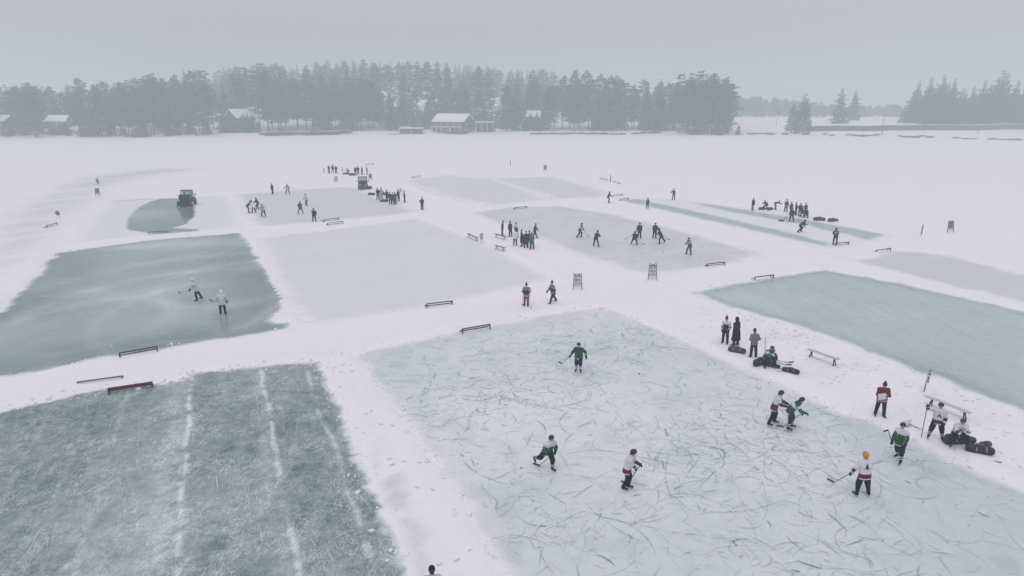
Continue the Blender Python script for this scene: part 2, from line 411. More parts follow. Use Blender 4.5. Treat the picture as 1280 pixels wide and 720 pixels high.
ICE_DK = (.11, .185, .185)
MI = {
 'A': ice_mat('ice_marked', (.36, .44, .46), (.70, .73, .77), .40, .50, .15, R(30)),
 'B': ice_mat('ice_scratched', (.07, .15, .135), (.62, .67, .70), .42, .85, .40, R(-23), 1.2, .3),
 'C': ice_mat('ice_glare', (.155, .245, .235), (.60, .65, .69), .30, .10, .12, R(-70), 0, .12),
 'D': ice_mat('ice_flooded', (.13, .21, .21), (.74, .76, .79), .15, .05, 0, 0, 0, .1),
 'E': ice_mat('ice_snowy', (.30, .38, .40), (.72, .73, .78), .20, .10, .1, R(30)),
 'I': ice_mat('ice_windswept', (.27, .365, .36), (.70, .74, .77), .35, .30, .45, R(62), 0, .2)}
ICE = []; RZ = {}
def rink(key, mat, res, soft, base, label, extra=None):
    P = RK[key]; px = [p[0] for p in P]; py = [p[1] for p in P]
    x = np.arange(min(px)-1, max(px)+1, res); y = np.arange(max(4, min(py)-1), max(py)+1, res)
    X, Y = np.meshgrid(x, y); n, m_ = len(x), len(y); x, y = X.ravel(), Y.ravel()
    sd = sdpoly(x, y, P); d = sd+edge_wob(x, y)
    keep = sd < .9; z0 = .004*len(ICE)
    dust = np.full(x.shape, float(base))
    if extra: dust = extra(x, y, d, dust)
    e = sst(-soft, .1, d+(fbm(x*.9, y*.9, 41)-.5)*soft*.9)
    dust = dust+(1.25-dust)*e
    I = np.arange(n*m_).reshape(m_, n)
    F = np.stack([I[:-1, :-1], I[:-1, 1:], I[1:, 1:], I[1:, :-1]], -1).reshape(-1, 4)
    F = F[keep[F].all(1)]
    used = np.zeros(n*m_, bool); used[F.ravel()] = True; mp = np.cumsum(used)-1
    me = mesh_np('ice_rink', np.stack([x, y, np.full_like(x, z0)], 1)[used], mp[F])
    at = me.attributes.new('dust', 'FLOAT', 'POINT'); at.data.foreach_set('value', dust[used].astype(np.float32))
    o = link('ice_rink', me, None, [mat]); ICE.append(key); RZ[key] = z0; tag(o, label, 'ice rink', 'cleared rinks on the frozen lake', 'structure'); return o
def ex_B(x, y, d, u):
    # resurfacer lanes parallel to the right edge
    ex, ey = -3.4+11.6, 19.2-38.5; L = math.hypot(ex, ey); t = ((x+11.6)*ey-(y-38.5)*ex)/L    # lateral distance to the left
    t = t+(fbm(x*.25, y*.25, 51)-.5)*.5+(fbm(x*1.3, y*1.3, 55, 3)-.5)*.14
    u = u+.18*(fbm(x*.16, y*.16, 52)-.5)
    for c, wd_, a in ((.95, .09, .6), (3.35, .10, .85), (3.75, .25, .2), (7.0, .09, .9), (7.5, .7, .25), (10.1, .08, .28), (11.6, .08, .12), (13.5, .09, .2), (16, .1, .15)):
        u = u+a*np.exp(-((np.abs(t)-c)/wd_)**2)*(.12+.88*sst(.38, .62, fbm(x*1.3, y*1.3, 53)+.06))*(.7+.6*vn(x*5, y*5, 56))
    tt = np.abs(t)
    u = u+.14*sst(6.8, 7.6, tt)*sst(11.5, 9.5, tt)*sst(.2, .8, fbm(x*.2, y*.2, 58)+.2)+.24*sst(30, 18, y)*sst(.3, .7, fbm(x*.3, y*.3, 54))
    return u
def ex_C(x, y, d, u):
    u = .38*sst(-1.0, -7.0, d)+.0+.3*(fbm(x*.09, y*.09, 61)-.5)
    # sweeping lighter swirls left by the flooder
    for cx, cy, r, wdt, a in ((-27, 50, 9, .8, .30), (-27, 52, 13, 1.0, .26), (-33, 66, 9, 1.8, .30), (-24, 58, 6, .8, .22), (-30, 46, 5, .6, .2), (-22, 50, 8, .5, .2)):
        rr = np.hypot((x-cx), (y-cy)*.75); u = u+a*np.exp(-((rr-r)/wdt)**2)*sst(.3, .7, fbm(x*.12, y*.12, 62))
    u = u+.5*np.exp(-((y-.35*x-88+(fbm(x*.1, y*.1, 63)-.5)*7)/3.2)**2)*sst(-52, -42, x)
    return u
def ex_D(x, y, d, u):
    p = sdpoly(x, y, POOL)+(fbm(x*.4, y*.4, 71)-.5)*.5
    u = u-(u-.02-.42*np.exp(-(((x+53)/5.5)**2+((y-95)/6)**2)))*sst(.15, -.15, p)
    return u-.5*sst(.5, -.1, sdpoly(x, y, LINE))
def ex_H(x, y, d, u):
    for P, v in ((BAND1, .28), (BAND2, .30)):
        u = u-(u-v)*sst(.25, -1.2, sdpoly(x, y, P)+(fbm(x*.3, y*.3, 72)-.5)*1.0)
    return u
def ex_A(x, y, d, u):
    u = u+.35*(fbm(x*.13, y*.13, 81)-.5)
    u = u-.25*sst(.5, .8, fbm(x*.9, y*.9, 85))-.30*sst(2, 9, x-.25*(y-20)-8)+.15*sst(6, 0, np.hypot((x-5)/1.4, y-30)-4)
    return u-.45*np.exp(-((d+.9)/.7)**2)*sst(.42, .62, fbm(x*.2, y*.2, 82))*sst(40, 46, y+x*.3)
def ex_I(x, y, d, u):
    return u-.25*np.exp(-((d+.7)/.7)**2)+.35*(fbm(x*.12, y*.12, 83)-.5)
rink('A', MI['A'], .22, .6, .83, 'big snow-dusted rink full of curved skate marks where the jersey players skate', ex_A)
rink('B', MI['B'], .11, .35, .19, 'dark teal scratched rink behind the red goal', ex_B)
rink('C', MI['C'], .25, .45, .35, 'glossy grey-green flooded rink with two players in white', ex_C)
rink('D', MI['D'], .3, 1.5, 1.0, 'snowy rink half flooded beside the dark utility vehicle', ex_D)
rink('E', MI['E'], .5, 1.2, .92, 'empty pale snow-dusted rink in the middle of the lake')
rink('F', MI['E'], .6, 1.8, .80, 'pale far rink with a handful of scattered players and two goals in front')
rink('G', MI['E'], .5, 1.6, .79, 'pale rink with dark skaters next to the row of spectators', lambda x, y, d, u: u-.12*sst(.5, .7, fbm(x*.3, y*.3, 84)))
rink('K', MI['E'], .9, 2.5, .88, 'snowed-over empty rink far behind the lone bystander')
rink('L', MI['E'], .9, 2.5, .84, 'snowed-over empty rink left of the twin cleared strips')
rink('H', MI['I'], .3, 1.6, 1.12, 'rink with two long dark cleared strips of ice', ex_H)
rink('I', MI['I'], .22, .7, .42, 'windswept grey-green rink behind the two wooden benches', ex_I)
rink('J', MI['E'], .5, 1.1, .72, 'pale snowy rink beyond the windswept grey-green one')

# skate marks: thin curved scrapes lying on the ice
def ribbons(name, mat, items, z0, key='A', hook=0, opk=1.0):
    z0 += RZ[key]
    V = []; F = []; A = []; n = 0
    for (x, y, hd, L, k, wd_) in items:
        S = max(6, int(L/.12)); z = z0+random.random()*.006
        hk = random.uniform(-1, 1)*hook; turn = random.uniform(.55, .95); ta, tb = random.uniform(1.5, 7), random.uniform(1.2, 5); ph = random.random()*6
        op = random.uniform(.3, .9)*opk
        for i in range(S+1):
            t = i/S; ww = wd_*.5*(.55+.45*min(1, t*ta)*min(1, (1-t)*tb))*(.8+.4*random.random())
            a, b = math.sin(hd), math.cos(hd)
            V += [(x-b*ww, y+a*ww, z), (x+b*ww, y-a*ww, z)]
            al = op*min(1, t*ta*1.3)*min(1, (1-t)*tb*1.3)*(.7+.3*math.sin(ph+t*L*3)); A += [al, al]
            if i < S: F.append((n+2*i, n+2*i+1, n+2*i+3, n+2*i+2))
            q = L/S; x += a*q; y += b*q; hd += (k*(1+.5*math.sin(ph+2.5*t))+(hk*5 if t > turn else 0))*q
        n += 2*(S+1)
    me = mesh_np(name, V, F, True); at = me.attributes.new('fade', 'FLOAT', 'POINT'); at.data.foreach_set('value', np.array(A, np.float32))
    return link(name, me, None, [mat])
def inside(key, x, y, m=.4): return float((sdpoly(np.array([x]), np.array([y]), RK[key])+edge_wob(np.array([x]), np.array([y])))[0]) < -m
def scatter(key, n, box, fn):
    out = []
    while len(out) < n:
        x = random.uniform(box[0], box[1]); y = box[2]+(box[3]-box[2])*random.random()
        if abs(x) > y*.85+3 or not inside(key, x, y): continue
        it = fn(x, y)
        if inside(key, it[0]+math.sin(it[2])*it[3]*.9, it[1]+math.cos(it[2])*it[3]*.9, .2): out.append(it)
    return out
def mk_mat(name, col, rough):
    m = flat(name, col, rough, 0, .12, 1.5, .4); nt = m.node_tree
    n = noise(nt, ocoord(nt), 4.0, 3)
    nt.links.new(math_(nt, 'MULTIPLY', attr(nt, 'fade'), math_(nt, 'MULTIPLY_ADD', n, 1.6, None, True, .1)), nt.nodes['Principled BSDF'].inputs['Alpha']); return m
u = random.uniform
MK_D = mk_mat('scraped_ice_dark', (.18, .26, .27), .3); MK_M = mk_mat('scraped_ice', (.34, .42, .44), .4); MK_F = mk_mat('scraped_ice_faint', (.44, .51, .54), .5)
MK_W = mk_mat('shaved_snow', (.62, .67, .71), .8); MK_W2 = mk_mat('shaved_snow_thin', (.36, .44, .46), .7)
bx = (-10, 31, 15, 50)
ln = lambda a, b: a*(b/a)**(random.random()**1.3)
HOT = [(u(-6, 22), u(18, 46)) for _ in range(26)]
def spot():
    if random.random() < .55:
        c = random.choice(HOT); return random.gauss(c[0], 2.2), random.gauss(c[1], 2.2)
    return u(-10, 31), 15+35*random.random()**1.2
def scatA(n, fn):
    out = []
    while len(out) < n:
        x, y = spot()
        if not 14 < y < 51 or abs(x) > y*.85+3 or not inside('A', x, y): continue
        if x > 14+.25*(y-20) and random.random() < .5: continue             # cleaner strip along the right bank
        it = fn(x, y)
        if inside('A', it[0]+math.sin(it[2])*it[3]*.9, it[1]+math.cos(it[2])*it[3]*.9, .2): out.append(it)
    return out
sg = lambda: random.choice((-1, 1))
tag(ribbons('skate_marks', MK_D, scatA(150, lambda x, y: (x, y, u(0, 6.28), ln(.25, 1.9), sg()*u(.1, 1.2), u(.03, .12))), .006, 'A', .5),
    'bold dark scrapes cut through the snow dust of the marked rink', 'skate marks', kind='stuff')
tag(ribbons('skate_marks', MK_D, scatA(45, lambda x, y: (x, y, u(0, 6.28), ln(1.5, 5.5), sg()*u(.08, .5), u(.02, .055))), .013, 'A', .12),
    'long thin dark blade arcs sweeping over the marked rink', 'skate marks', kind='stuff')
tag(ribbons('skate_marks', MK_M, scatA(300, lambda x, y: (x, y, u(0, 6.28), ln(.3, 2.8), sg()*u(.15, 1.3), u(.02, .07))), .020, 'A', .3),
    'grey curved blade scrapes crossing the marked rink', 'skate marks', kind='stuff')
tag(ribbons('skate_marks', MK_F, scatA(1500, lambda x, y: (x, y, u(0, 6.28), ln(.3, 2.6), sg()*u(.2, 1.4), u(.014, .065))), .027, 'A', .2),
    'faint fine blade scratches all over the marked rink', 'skate marks', kind='stuff')
tag(ribbons('skate_marks', MK_M, scatA(330, lambda x, y: (x, y, u(0, 6.28), u(1.6, 5.0), sg()*u(.18, .75), u(.014, .04))), .034, 'A', .1, .8),
    'long looping pale grey blade arcs over the marked rink', 'skate marks', kind='stuff')
tag(ribbons('snow_scrapings', mk_mat('scraped_snow', (.74, .75, .79), .85), scatA(900, lambda x, y: (x, y, u(0, 6.28), ln(.3, 2.4), sg()*u(.05, .6), u(.02, .12))), .041, 'A', .2),
    'pale snow scrapings pushed aside by skates on the marked rink', 'snow scrapings', kind='stuff')
bxB = (-32, 0, 15, 40)
def bd(x, y): return (x, y, random.choice((.55, .75, 1.0, -.6, -1.0, 2.0))+u(-.7, .7), ln(.15, 1.1), u(-2.2, 2.2), random.choice((u(.008, .025), u(.015, .05))))
tag(ribbons('skate_scratches', MK_W, scatter('B', 3200, bxB, bd), .006, 'B'), 'white shaved-snow scratches covering the dark teal rink', 'skate scratches', kind='stuff')
tag(ribbons('skate_scratches', MK_W2, scatter('B', 1100, bxB, bd), .013, 'B'), 'thin pale scratches under the white ones on the dark teal rink', 'skate scratches', kind='stuff')
LH = math.atan2(-3.4+11.6, 19.2-38.5)
tag(ribbons('skate_scratches', MK_W, scatter('B', 420, bxB, lambda x, y: (x, y, LH+u(-.12, .12), ln(.6, 3.0), u(-.1, .1), u(.015, .07))), .020, 'B'), 'long faint white streaks running down the dark teal rink', 'skate scratches', kind='stuff')
bxG = (-4, 26, 60, 100)
tag(ribbons('skate_marks', MK_F, scatter('G', 130, bxG, lambda x, y: (x, y, u(0, 6.28), ln(.8, 4), u(-.5, .5), u(.03, .10))), .006, 'G'),
    'faint skate marks on the pale rink with dark skaters', 'skate marks', kind='stuff')
def cl(x, y): return (x, y, u(-.6, 1.6), ln(.5, 3), u(-.15, .15), u(.04, .22))
tag(ribbons('snow_streaks', MK_W, scatter('C', 45, (-42, -14, 38, 78), cl), .006, 'C'), 'small white snow streaks lying on the glossy flooded rink', 'snow streaks', kind='stuff')
tag(ribbons('flood_bands', MK_W, scatter('C', 20, (-40, -17, 40, 74), lambda x, y: (x, y, u(.2, 1.9), u(5, 13), sg()*u(.03, .13), u(.2, .8))), .010, 'C', 0, .45), 'pale curved resurfacing bands sweeping over the glossy flooded rink', 'ice bands', kind='stuff')
tag(ribbons('snow_streaks', mk_mat('wind_snow', (.66, .70, .73), .8), scatter('I', 220, (16, 48, 24, 62), lambda x, y: (x, y, 2.35+u(-.35, .35), ln(.4, 2.2), u(-.2, .2), u(.03, .14))), .006, 'I'),
    'wind-blown snow streaks on the windswept grey-green rink', 'snow streaks', kind='stuff')

# clods thrown up by the shovels along the rink rims
def clods(keys, n, seed):
    rn = np.random.default_rng(seed); V = []; F = []; k = 0
    ico = bmesh.new(); bmesh.ops.create_icosphere(ico, subdivisions=1, radius=1); ico.verts.ensure_lookup_table()
    B = np.array([v.co[:] for v in ico.verts]); T = np.array([[v.index for v in f.verts] for f in ico.faces]); ico.free()
    while k < n:
        P = RK[keys[k % len(keys)]]; i = rn.integers(len(P)); a, b = np.array(P[i]), np.array(P[(i+1) % len(P)])
        q = a+(b-a)*rn.random()+rn.normal(size=2)*.35
        if q[1] < 15 or q[1] > 95 or abs(q[0]) > q[1]*.85+3: continue
        r = rn.uniform(.025, .05)*(1+2.2*rn.random()**5)
        v = B*r*rn.uniform(.6, 1.3, 3)*(1+.25*rn.normal(size=(len(B), 1))); v[:, 2] *= .7
        V.append(v+np.array([q[0], q[1], gz(q[0], q[1])+r*.15])); F.append(T+len(B)*k); k += 1
    return mesh_np('snow_clods', np.concatenate(V), np.concatenate(F), True)
tag(link('snow_clods', clods(('A', 'B', 'C', 'I', 'A', 'B', 'E'), 1500, 6), None, [M['roof_snow']]), 'small snow clods scattered along the shovelled rink rims', 'snow clods', kind='stuff')
# footprints pressed into the trampled snow
def prints(n, Pn, seed):
    rn = random.Random(seed); V = []; F = []; P = np.array(Pn); k = 0
    while k < n:
        x, y = rn.uniform(P[:, 0].min(), P[:, 0].max()), rn.uniform(P[:, 1].min(), P[:, 1].max())
        if sdpoly(np.array([x]), np.array([y]), Pn)[0] > -.2 or rink_sd(np.array([x]), np.array([y]))[0] < .8: continue
        hd = rn.uniform(0, 6.28)
        for st in range(rn.choice((1, 1, 2, 3, 5))):
            px_, py_ = x+math.cos(hd)*.62*st-math.sin(hd)*.12*(st % 2), y+math.sin(hd)*.62*st+math.cos(hd)*.12*(st % 2)
            if rink_sd(np.array([px_]), np.array([py_]))[0] < .6: break
            z = gz(px_, py_)+.014+rn.random()*.004; L, wd_ = rn.uniform(.09, .16), rn.uniform(.03, .06); n0 = len(V)
            for i in range(8):
                a = i*math.pi/4; qx, qy = L*math.cos(a), wd_*math.sin(a)*(1.2 if math.cos(a) > 0 else .8)
                V.append((px_+qx*math.cos(hd)-qy*math.sin(hd), py_+qx*math.sin(hd)+qy*math.cos(hd), z))
            F.append(list(range(n0, n0+8)))
        k += 1
    return mesh_np('footprints', V, F, True)
FP = flat('trodden_snow', (.63, .63, .67), .9, 0, .2, 2.)
tag(link('footprints', prints(75, TRAMPLE, 3), None, [FP]), 'scattered footprints in the snow strip beside the marked rink', 'footprints', kind='stuff')
tag(link('footprints', prints(14, TRAMPLE2, 4), None, [FP]), 'few footprints on the snow path between the two near rinks', 'footprints', kind='stuff')

#@@P0@@
# ------------------------------------------------------------------ people
def nrm(v): v = np.asarray(v, float); return v/(np.linalg.norm(v)+1e-9)
V3 = lambda *a: np.array(a, float)
class SDF:                                   # a few rounded cones blended into one closed surface
    def __init__(s, vox): s.p = []; s.cut = []; s.vox = vox
    def cap(s, a, b, ra, rb=None, k=.03, sc=None):
        s.p.append((np.array(a, float), np.array(b, float), ra, ra if rb is None else rb, k)); return s
    def plane(s, p, n): s.cut.append((np.array(p, float), nrm(n))); return s      # keep the side the normal points away from
    def eval(s, Q):
        d = None
        for a, b, ra, rb, k in s.p:
            ab = b-a; L = ab@ab
            t = np.clip(((Q-a)@ab)/L, 0, 1) if L > 1e-9 else np.zeros(len(Q))
            e = np.linalg.norm(Q-a-t[:, None]*ab, axis=1)-(ra+(rb-ra)*t)
            if d is None: d = e
            elif k <= 0: d = np.minimum(d, e)
            else:
                h = np.clip(k-np.abs(d-e), 0, None)/k; d = np.minimum(d, e)-h*h*k*.25
        for p, n in s.cut: d = np.maximum(d, (Q-p)@n)
        return d
    def mesh(s, name):
        P = np.array([q for a, b, ra, rb, k in s.p for q in (a-max(ra, rb), a+max(ra, rb), b-max(ra, rb), b+max(ra, rb))])
        lo = P.min(0)-2.5*s.vox; hi = P.max(0)+2.5*s.vox
        n = np.ceil((hi-lo)/s.vox).astype(int)+1
        g = np.meshgrid(*[lo[i]+s.vox*np.arange(n[i]) for i in range(3)], indexing='ij')
        d = s.eval(np.stack([q.ravel() for q in g], 1)).reshape(n).astype(np.float32)
        gr = vdb.FloatGrid(background=float(d.max())); gr.copyFromArray(d)
        pts, quads = gr.convertToQuads(isovalue=0.0)
        pts = np.asarray(pts)*s.vox+lo; quads = np.asarray(quads).astype(np.int32)
        # orient outwards
        a, b, c = pts[quads[:, 0]], pts[quads[:, 1]], pts[quads[:, 2]]
        if (np.cross(b-a, c-a)*(a-pts.mean(0))).sum() < 0: quads = quads[:, ::-1]
        return mesh_np(name, pts, quads), pts
def rotz(v, a): c, s_ = math.cos(a), math.sin(a); return V3(c*v[0]-s_*v[1], s_*v[0]+c*v[1], v[2])
def ik(s, t, a, b, pole):
    d = t-s; L = np.linalg.norm(d); L2 = min(max(L, .12), (a+b)*.995); d = d/(L+1e-9); t = s+d*L2
    x = (a*a-b*b+L2*L2)/(2*L2); h = math.sqrt(max(0, a*a-x*x))
    p = nrm(np.asarray(pole)-d*(np.asarray(pole)@d))
    return s+d*x+p*h, t
def fk(p):
    J = {}; le, ro, tw = R(p.get('lean', 3)), R(p.get('roll', 0)), R(p.get('twist', 0))
    hu = R(p.get('hunch', 6))
    up = lambda a: nrm(V3(math.tan(ro), math.sin(a), math.cos(a)))
    P0 = V3(0, 0, 0); J['u'] = u1 = up(le); u2 = up(le+hu)
    low = 0
    for sd, k in ((-1, 'L'), (1, 'R')):      # facing +Y the right hand is at +X
        a, sp, kn = (R(x) for x in p[k][:3]); out = R(p[k][3] if len(p[k]) > 3 else 12)
        h = V3(sd*.10, 0, -.04)
        td = V3(sd*math.sin(sp), math.sin(a)*math.cos(sp), -math.cos(a)*math.cos(sp))
        q = a-kn; fd = V3(sd*math.sin(sp)*.7, math.sin(q)*math.cos(sp), -math.cos(q)*math.cos(sp)); fd = nrm(fd)
        K = h+td*.425; A = K+fd*.41
        J['h'+k], J['k'+k], J['a'+k] = h, K, A; J['o'+k] = (sd, out, q); low = min(low, A[2])
    dz = p.get('ank', .09)-low
    for k in 'LR':
        sd, out, q = J['o'+k]; A = J['a'+k]
        lift = A[2]-low; pt = -min(1.2, lift*2.2) if lift > .08 else 0.0
        J['t'+k] = A+V3(sd*math.sin(out)*math.cos(pt), math.cos(out)*math.cos(pt), math.sin(pt))*.17+V3(0, 0, -.045)
    J['chest'] = P0+u1*.30; J['neck'] = P0+u1*.30+u2*.23
    rv = rotz(V3(1, 0, 0), tw)
    for sd, k in ((-1, 'L'), (1, 'R')): J['s'+k] = J['neck']-u2*.06+rv*sd*.185
    hp, hy = R(p.get('head', (0, 0))[0]), R(p.get('head', (0, 0))[1])
    hd = up(le*.35+hu*.6+hp*.6); J['head'] = J['neck']+hd*.20
    J['hup'] = hd; J['hf'] = rotz(nrm(V3(0, math.cos(le*.2+hp), -math.sin(le*.2+hp))), hy)
    for k in J:
        if k not in ('u', 'hup', 'hf', 'oL', 'oR'): J[k] = J[k]+V3(0, 0, dz)
    J['P'] = V3(0, 0, dz); J['u2'] = u2; J['rv'] = rv
    st = p.get('stick')
    for sd, k in ((-1, 'L'), (1, 'R')):
        s_ = J['s'+k]; tgt = None
        if st and st['hand'] == k: tgt = np.array(st['top'], float)
        elif st and st.get('low'):
            a_, b_ = np.array(st['top'], float), np.array(st['blade'], float); tgt = a_+nrm(b_-a_)*st['low']
        elif 'i'+k in p: tgt = np.array(p['i'+k], float)
        if tgt is not None:
            e, hnd = ik(s_, tgt, .29, .27, p.get('pole'+k, (sd*.7, -.6, -.5)))
        else:
            a, sp, be, inn = (R(x) for x in p['a'+k])
            ud = rotz(V3(sd*math.sin(sp), math.sin(a)*math.cos(sp), -math.cos(a)*math.cos(sp)), tw)
            q = a+be; f = rotz(V3(-sd*math.sin(inn), math.sin(q)*math.cos(inn), -math.cos(q)*math.cos(inn)), tw)
            e = s_+ud*.29; hnd = e+f*.27
        J['e'+k], J['w'+k] = e, hnd
    return J
def seg_d(Q, a, b):
    ab = b-a; t = np.clip(((Q-a)@ab)/(ab@ab+1e-9), 0, 1); return np.linalg.norm(Q-a-t[:, None]*ab, axis=1), t
def add_attr(me, name, val):
    at = me.attributes.new(name, 'FLOAT', 'POINT'); at.data.foreach_set('value', np.asarray(val, np.float32))
def hand_sdf(s, w, f, up, sd, r=1.0):
    """palm, four curled fingers of different length and a thumb leaving the side of the palm"""
    f = nrm(f); x = nrm(np.cross(f, up)); n = np.cross(x, f)
    s.cap(w+f*.015, w+f*.075, .032*r, .034*r, .02); s.cap(w+f*.05+x*.02, w+f*.06-x*.02, .026*r, .026*r, .02)
    for i, L in enumerate((.042, .050, .047, .036)):
        b = w+f*.085+x*(.033-.022*i); k1 = b+f*L*.8-n*L*.35; k2 = k1+f*L*.25-n*L*.85; k3 = k2-f*L*.45-n*L*.35
        s.cap(b, k1, .0125*r, .0115*r, .008); s.cap(k1, k2, .0115*r, .0105*r, .006); s.cap(k2, k3, .0105*r, .009*r, .006)
    b = w+f*.03+x*.035*(1 if sd < 0 else -1); k1 = b+f*.035+x*.02*(1 if sd < 0 else -1)-n*.02
    s.cap(b, k1, .015*r, .013*r, .01); s.cap(k1, k1+f*.02-n*.03, .013*r, .010*r, .006)
POSE_CACHE = {}
def build_pose(key, p, near, kit):
    """all meshes of one posed figure; kit = (top, legs, hat, feet, face)"""
    ck = (key, near, kit)
    if ck in POSE_CACHE: return POSE_CACHE[ck]
    top, legs, hat, feet = kit
    J = fk(p); u1, u2, P = J['u'], J['u2'], J['P']; v = .021 if near else .034; out = {'J': J}
    # body
    b = SDF(v if not near else .019); hu, hf, H = J['hup'], J['hf'], J['head']; hx = np.cross(hf, hu)
    b.cap(H-hu*.02-hf*.005, H+hu*.045-hf*.01, .088, .092, 0); b.cap(H-hu*.075+hf*.035, H-hu*.02+hf*.03, .052, .07, .03)
    if near:
        b.cap(H+hf*.09, H-hu*.035+hf*.108, .012, .018, .015)                       # nose
        b.cap(H-hu*.066+hf*.088+hx*.02, H-hu*.066+hf*.088-hx*.02, .012, .012, .012)  # lips
        for q in (-1, 1): b.cap(H+hx*q*.092-hu*.02, H+hx*q*.094+hu*.015, .016, .014, .01)  # ears
    b.cap(J['neck']-u2*.03, H-hu*.06, .062, .056, .03)
    for q in (-1, 1): b.cap(P+V3(q*.075, 0, -.02), J['chest']+J['rv']*q*.08, .105, .11, .06); b.cap(J['chest']+J['rv']*q*.08, J['neck']-u2*.09+J['rv']*q*.07, .11, .085, .06)
    b.cap(J['sL'], J['sR'], .062, .062, .06)
    for k in 'LR':
        b.cap(J['s'+k], J['e'+k], .055, .042, .04); b.cap(J['e'+k], J['w'+k], .042, .03, .02)
        b.cap(J['h'+k], J['k'+k], .085, .058, .06); b.cap(J['k'+k], J['a'+k], .056, .038, .03)
        b.cap(J['a'+k]+V3(0, 0, -.03), J['t'+k], .042, .032, .02)
        f = nrm(J['w'+k]-J['e'+k]); sd = -1 if k == 'L' else 1
        if near: hand_sdf(b, J['w'+k], f, V3(0, 0, 1) if abs(f[2]) < .8 else V3(0, 1, 0), sd, .9)
        else: b.cap(J['w'+k], J['w'+k]+f*.08, .035, .03, .02)
    out['body'] = b.mesh('person')[0]
    # top
    t = SDF(v); bulk = {'jersey': 1.1, 'jacket': .95, 'coat': 1.0}[top]
    hem = P-u1*(.21 if top == 'jersey' else .15)
    for q in (-1, 1):
        t.cap(P+V3(q*.085, 0, 0)-u1*.26, J['chest']+J['rv']*q*.085, .150*bulk, .130*bulk, .06)
        t.cap(J['chest']+J['rv']*q*.085, J['neck']-u2*.10+J['rv']*q*.085, .132*bulk, .108*bulk, .06)
    t.cap(J['sL']-u2*.01, J['sR']-u2*.01, .092*bulk, .092*bulk, .06)
    t.cap(J['neck']-u2*.06, J['neck']+u2*(.035 if top == 'jersey' else .06), .085, .075, .03)
    for k in 'LR':
        f = nrm(J['w'+k]-J['e'+k])
        t.cap(J['s'+k], J['e'+k], .088*bulk, .072*bulk, .05); t.cap(J['e'+k], J['w'+k]-f*.025, .073*bulk, .058*bulk, .03)
    if top == 'coat':
        for k in 'LR':
            t.cap(J['h'+k]+V3(0, 0, .02), J['k'+k]*.75+(J['h'+k]+V3(0, -.02, -.8))*.25, .15, .19, .08)
        t.plane(V3(0, 0, J['kL'][2]-.13), (0, 0, -1))
    else: t.plane(hem, -u1)
    me, pts = t.mesh(top)
    d_t = np.minimum(seg_d(pts, P-u1*.2+V3(.08, 0, 0), J['neck']-u2*.1+J['rv']*.07)[0], seg_d(pts, P-u1*.2-V3(.08, 0, 0), J['neck']-u2*.1-J['rv']*.07)[0])-.13
    al = np.clip(((pts-hem)@u1)/.74, 0, .999)
    for k in 'LR':
        d1, t1 = seg_d(pts, J['s'+k]+(J['e'+k]-J['s'+k])*.12, J['e'+k]); d2, t2 = seg_d(pts, J['e'+k], J['w'+k])
        m = (np.minimum(d1, d2)-.078 < d_t-.004)
        al = np.where(m, 2.001+np.where(d1 < d2, t1*.52, .52+t2*.48)*.99, al)
    add_attr(me, 'along', al/3); out[top] = me; out['top_pts'] = pts
    # legs
    if legs == 'hockey':
        s = SDF(v)
        for k in 'LR': s.cap(P+V3(.05 if k == 'R' else -.05, 0, 0), J['h'+k], .095, .11, .05); s.cap(J['h'+k], J['k'+k], .128, .116, .06)
        for k in 'LR':
            td = nrm(J['k'+k]-J['h'+k]); s.plane(J['k'+k]+td*.03, td) if False else None
        out['pants'] = s.mesh('hockey_pants')[0]
        for k in 'LR':
            s = SDF(v); fd = nrm(J['a'+k]-J['k'+k])
            s.cap(J['k'+k]-fd*.02, J['k'+k]+fd*.12, .088, .09, .03); s.cap(J['k'+k]+fd*.1, J['a'+k]-fd*.03, .09, .064, .03)
            me, pts = s.mesh('sock'); add_attr(me, 'along', np.clip(((pts-J['k'+k])@fd)/.41, 0, .99)/3); out['sock'+k] = me
    else:
        s = SDF(v)
        for k in 'LR':
            s.cap(P+V3(.05 if k == 'R' else -.05, 0, 0), J['h'+k], .09, .105, .05); s.cap(J['h'+k], J['k'+k], .112, .092, .06)
            s.cap(J['k'+k], J['a'+k], .09, .078, .03)
        out['trousers'] = s.mesh('trousers')[0]
    # feet
    for k in 'LR':
        A, T = J['a'+k], J['t'+k]; fw = nrm(T-A-V3(0, 0, -.045)); dn = nrm(V3(0, 0, -1)-fw*(-fw[2]))
        s = SDF(v*.8); s.cap(A-fw*.03+dn*.02, A+fw*.19+dn*.045, .05, .038, .02); s.cap(A-dn*.06, A+dn*.02, .056, .052, .03)
        out['foot'+k] = s.mesh('skate' if feet == 'skate' else 'boot')[0]
        if feet == 'skate':
            q = Matrix((fw, np.cross(dn, fw), dn)).transposed()
            m_ = MB(); c = A+fw*.07+dn*.105; m_.box(c, (.27, .006, .03), q); m_.box(A+fw*.0+dn*.075, (.05, .02, .05), q); m_.box(A+fw*.15+dn*.078, (.05, .02, .04), q)
            out['blade'+k] = m_
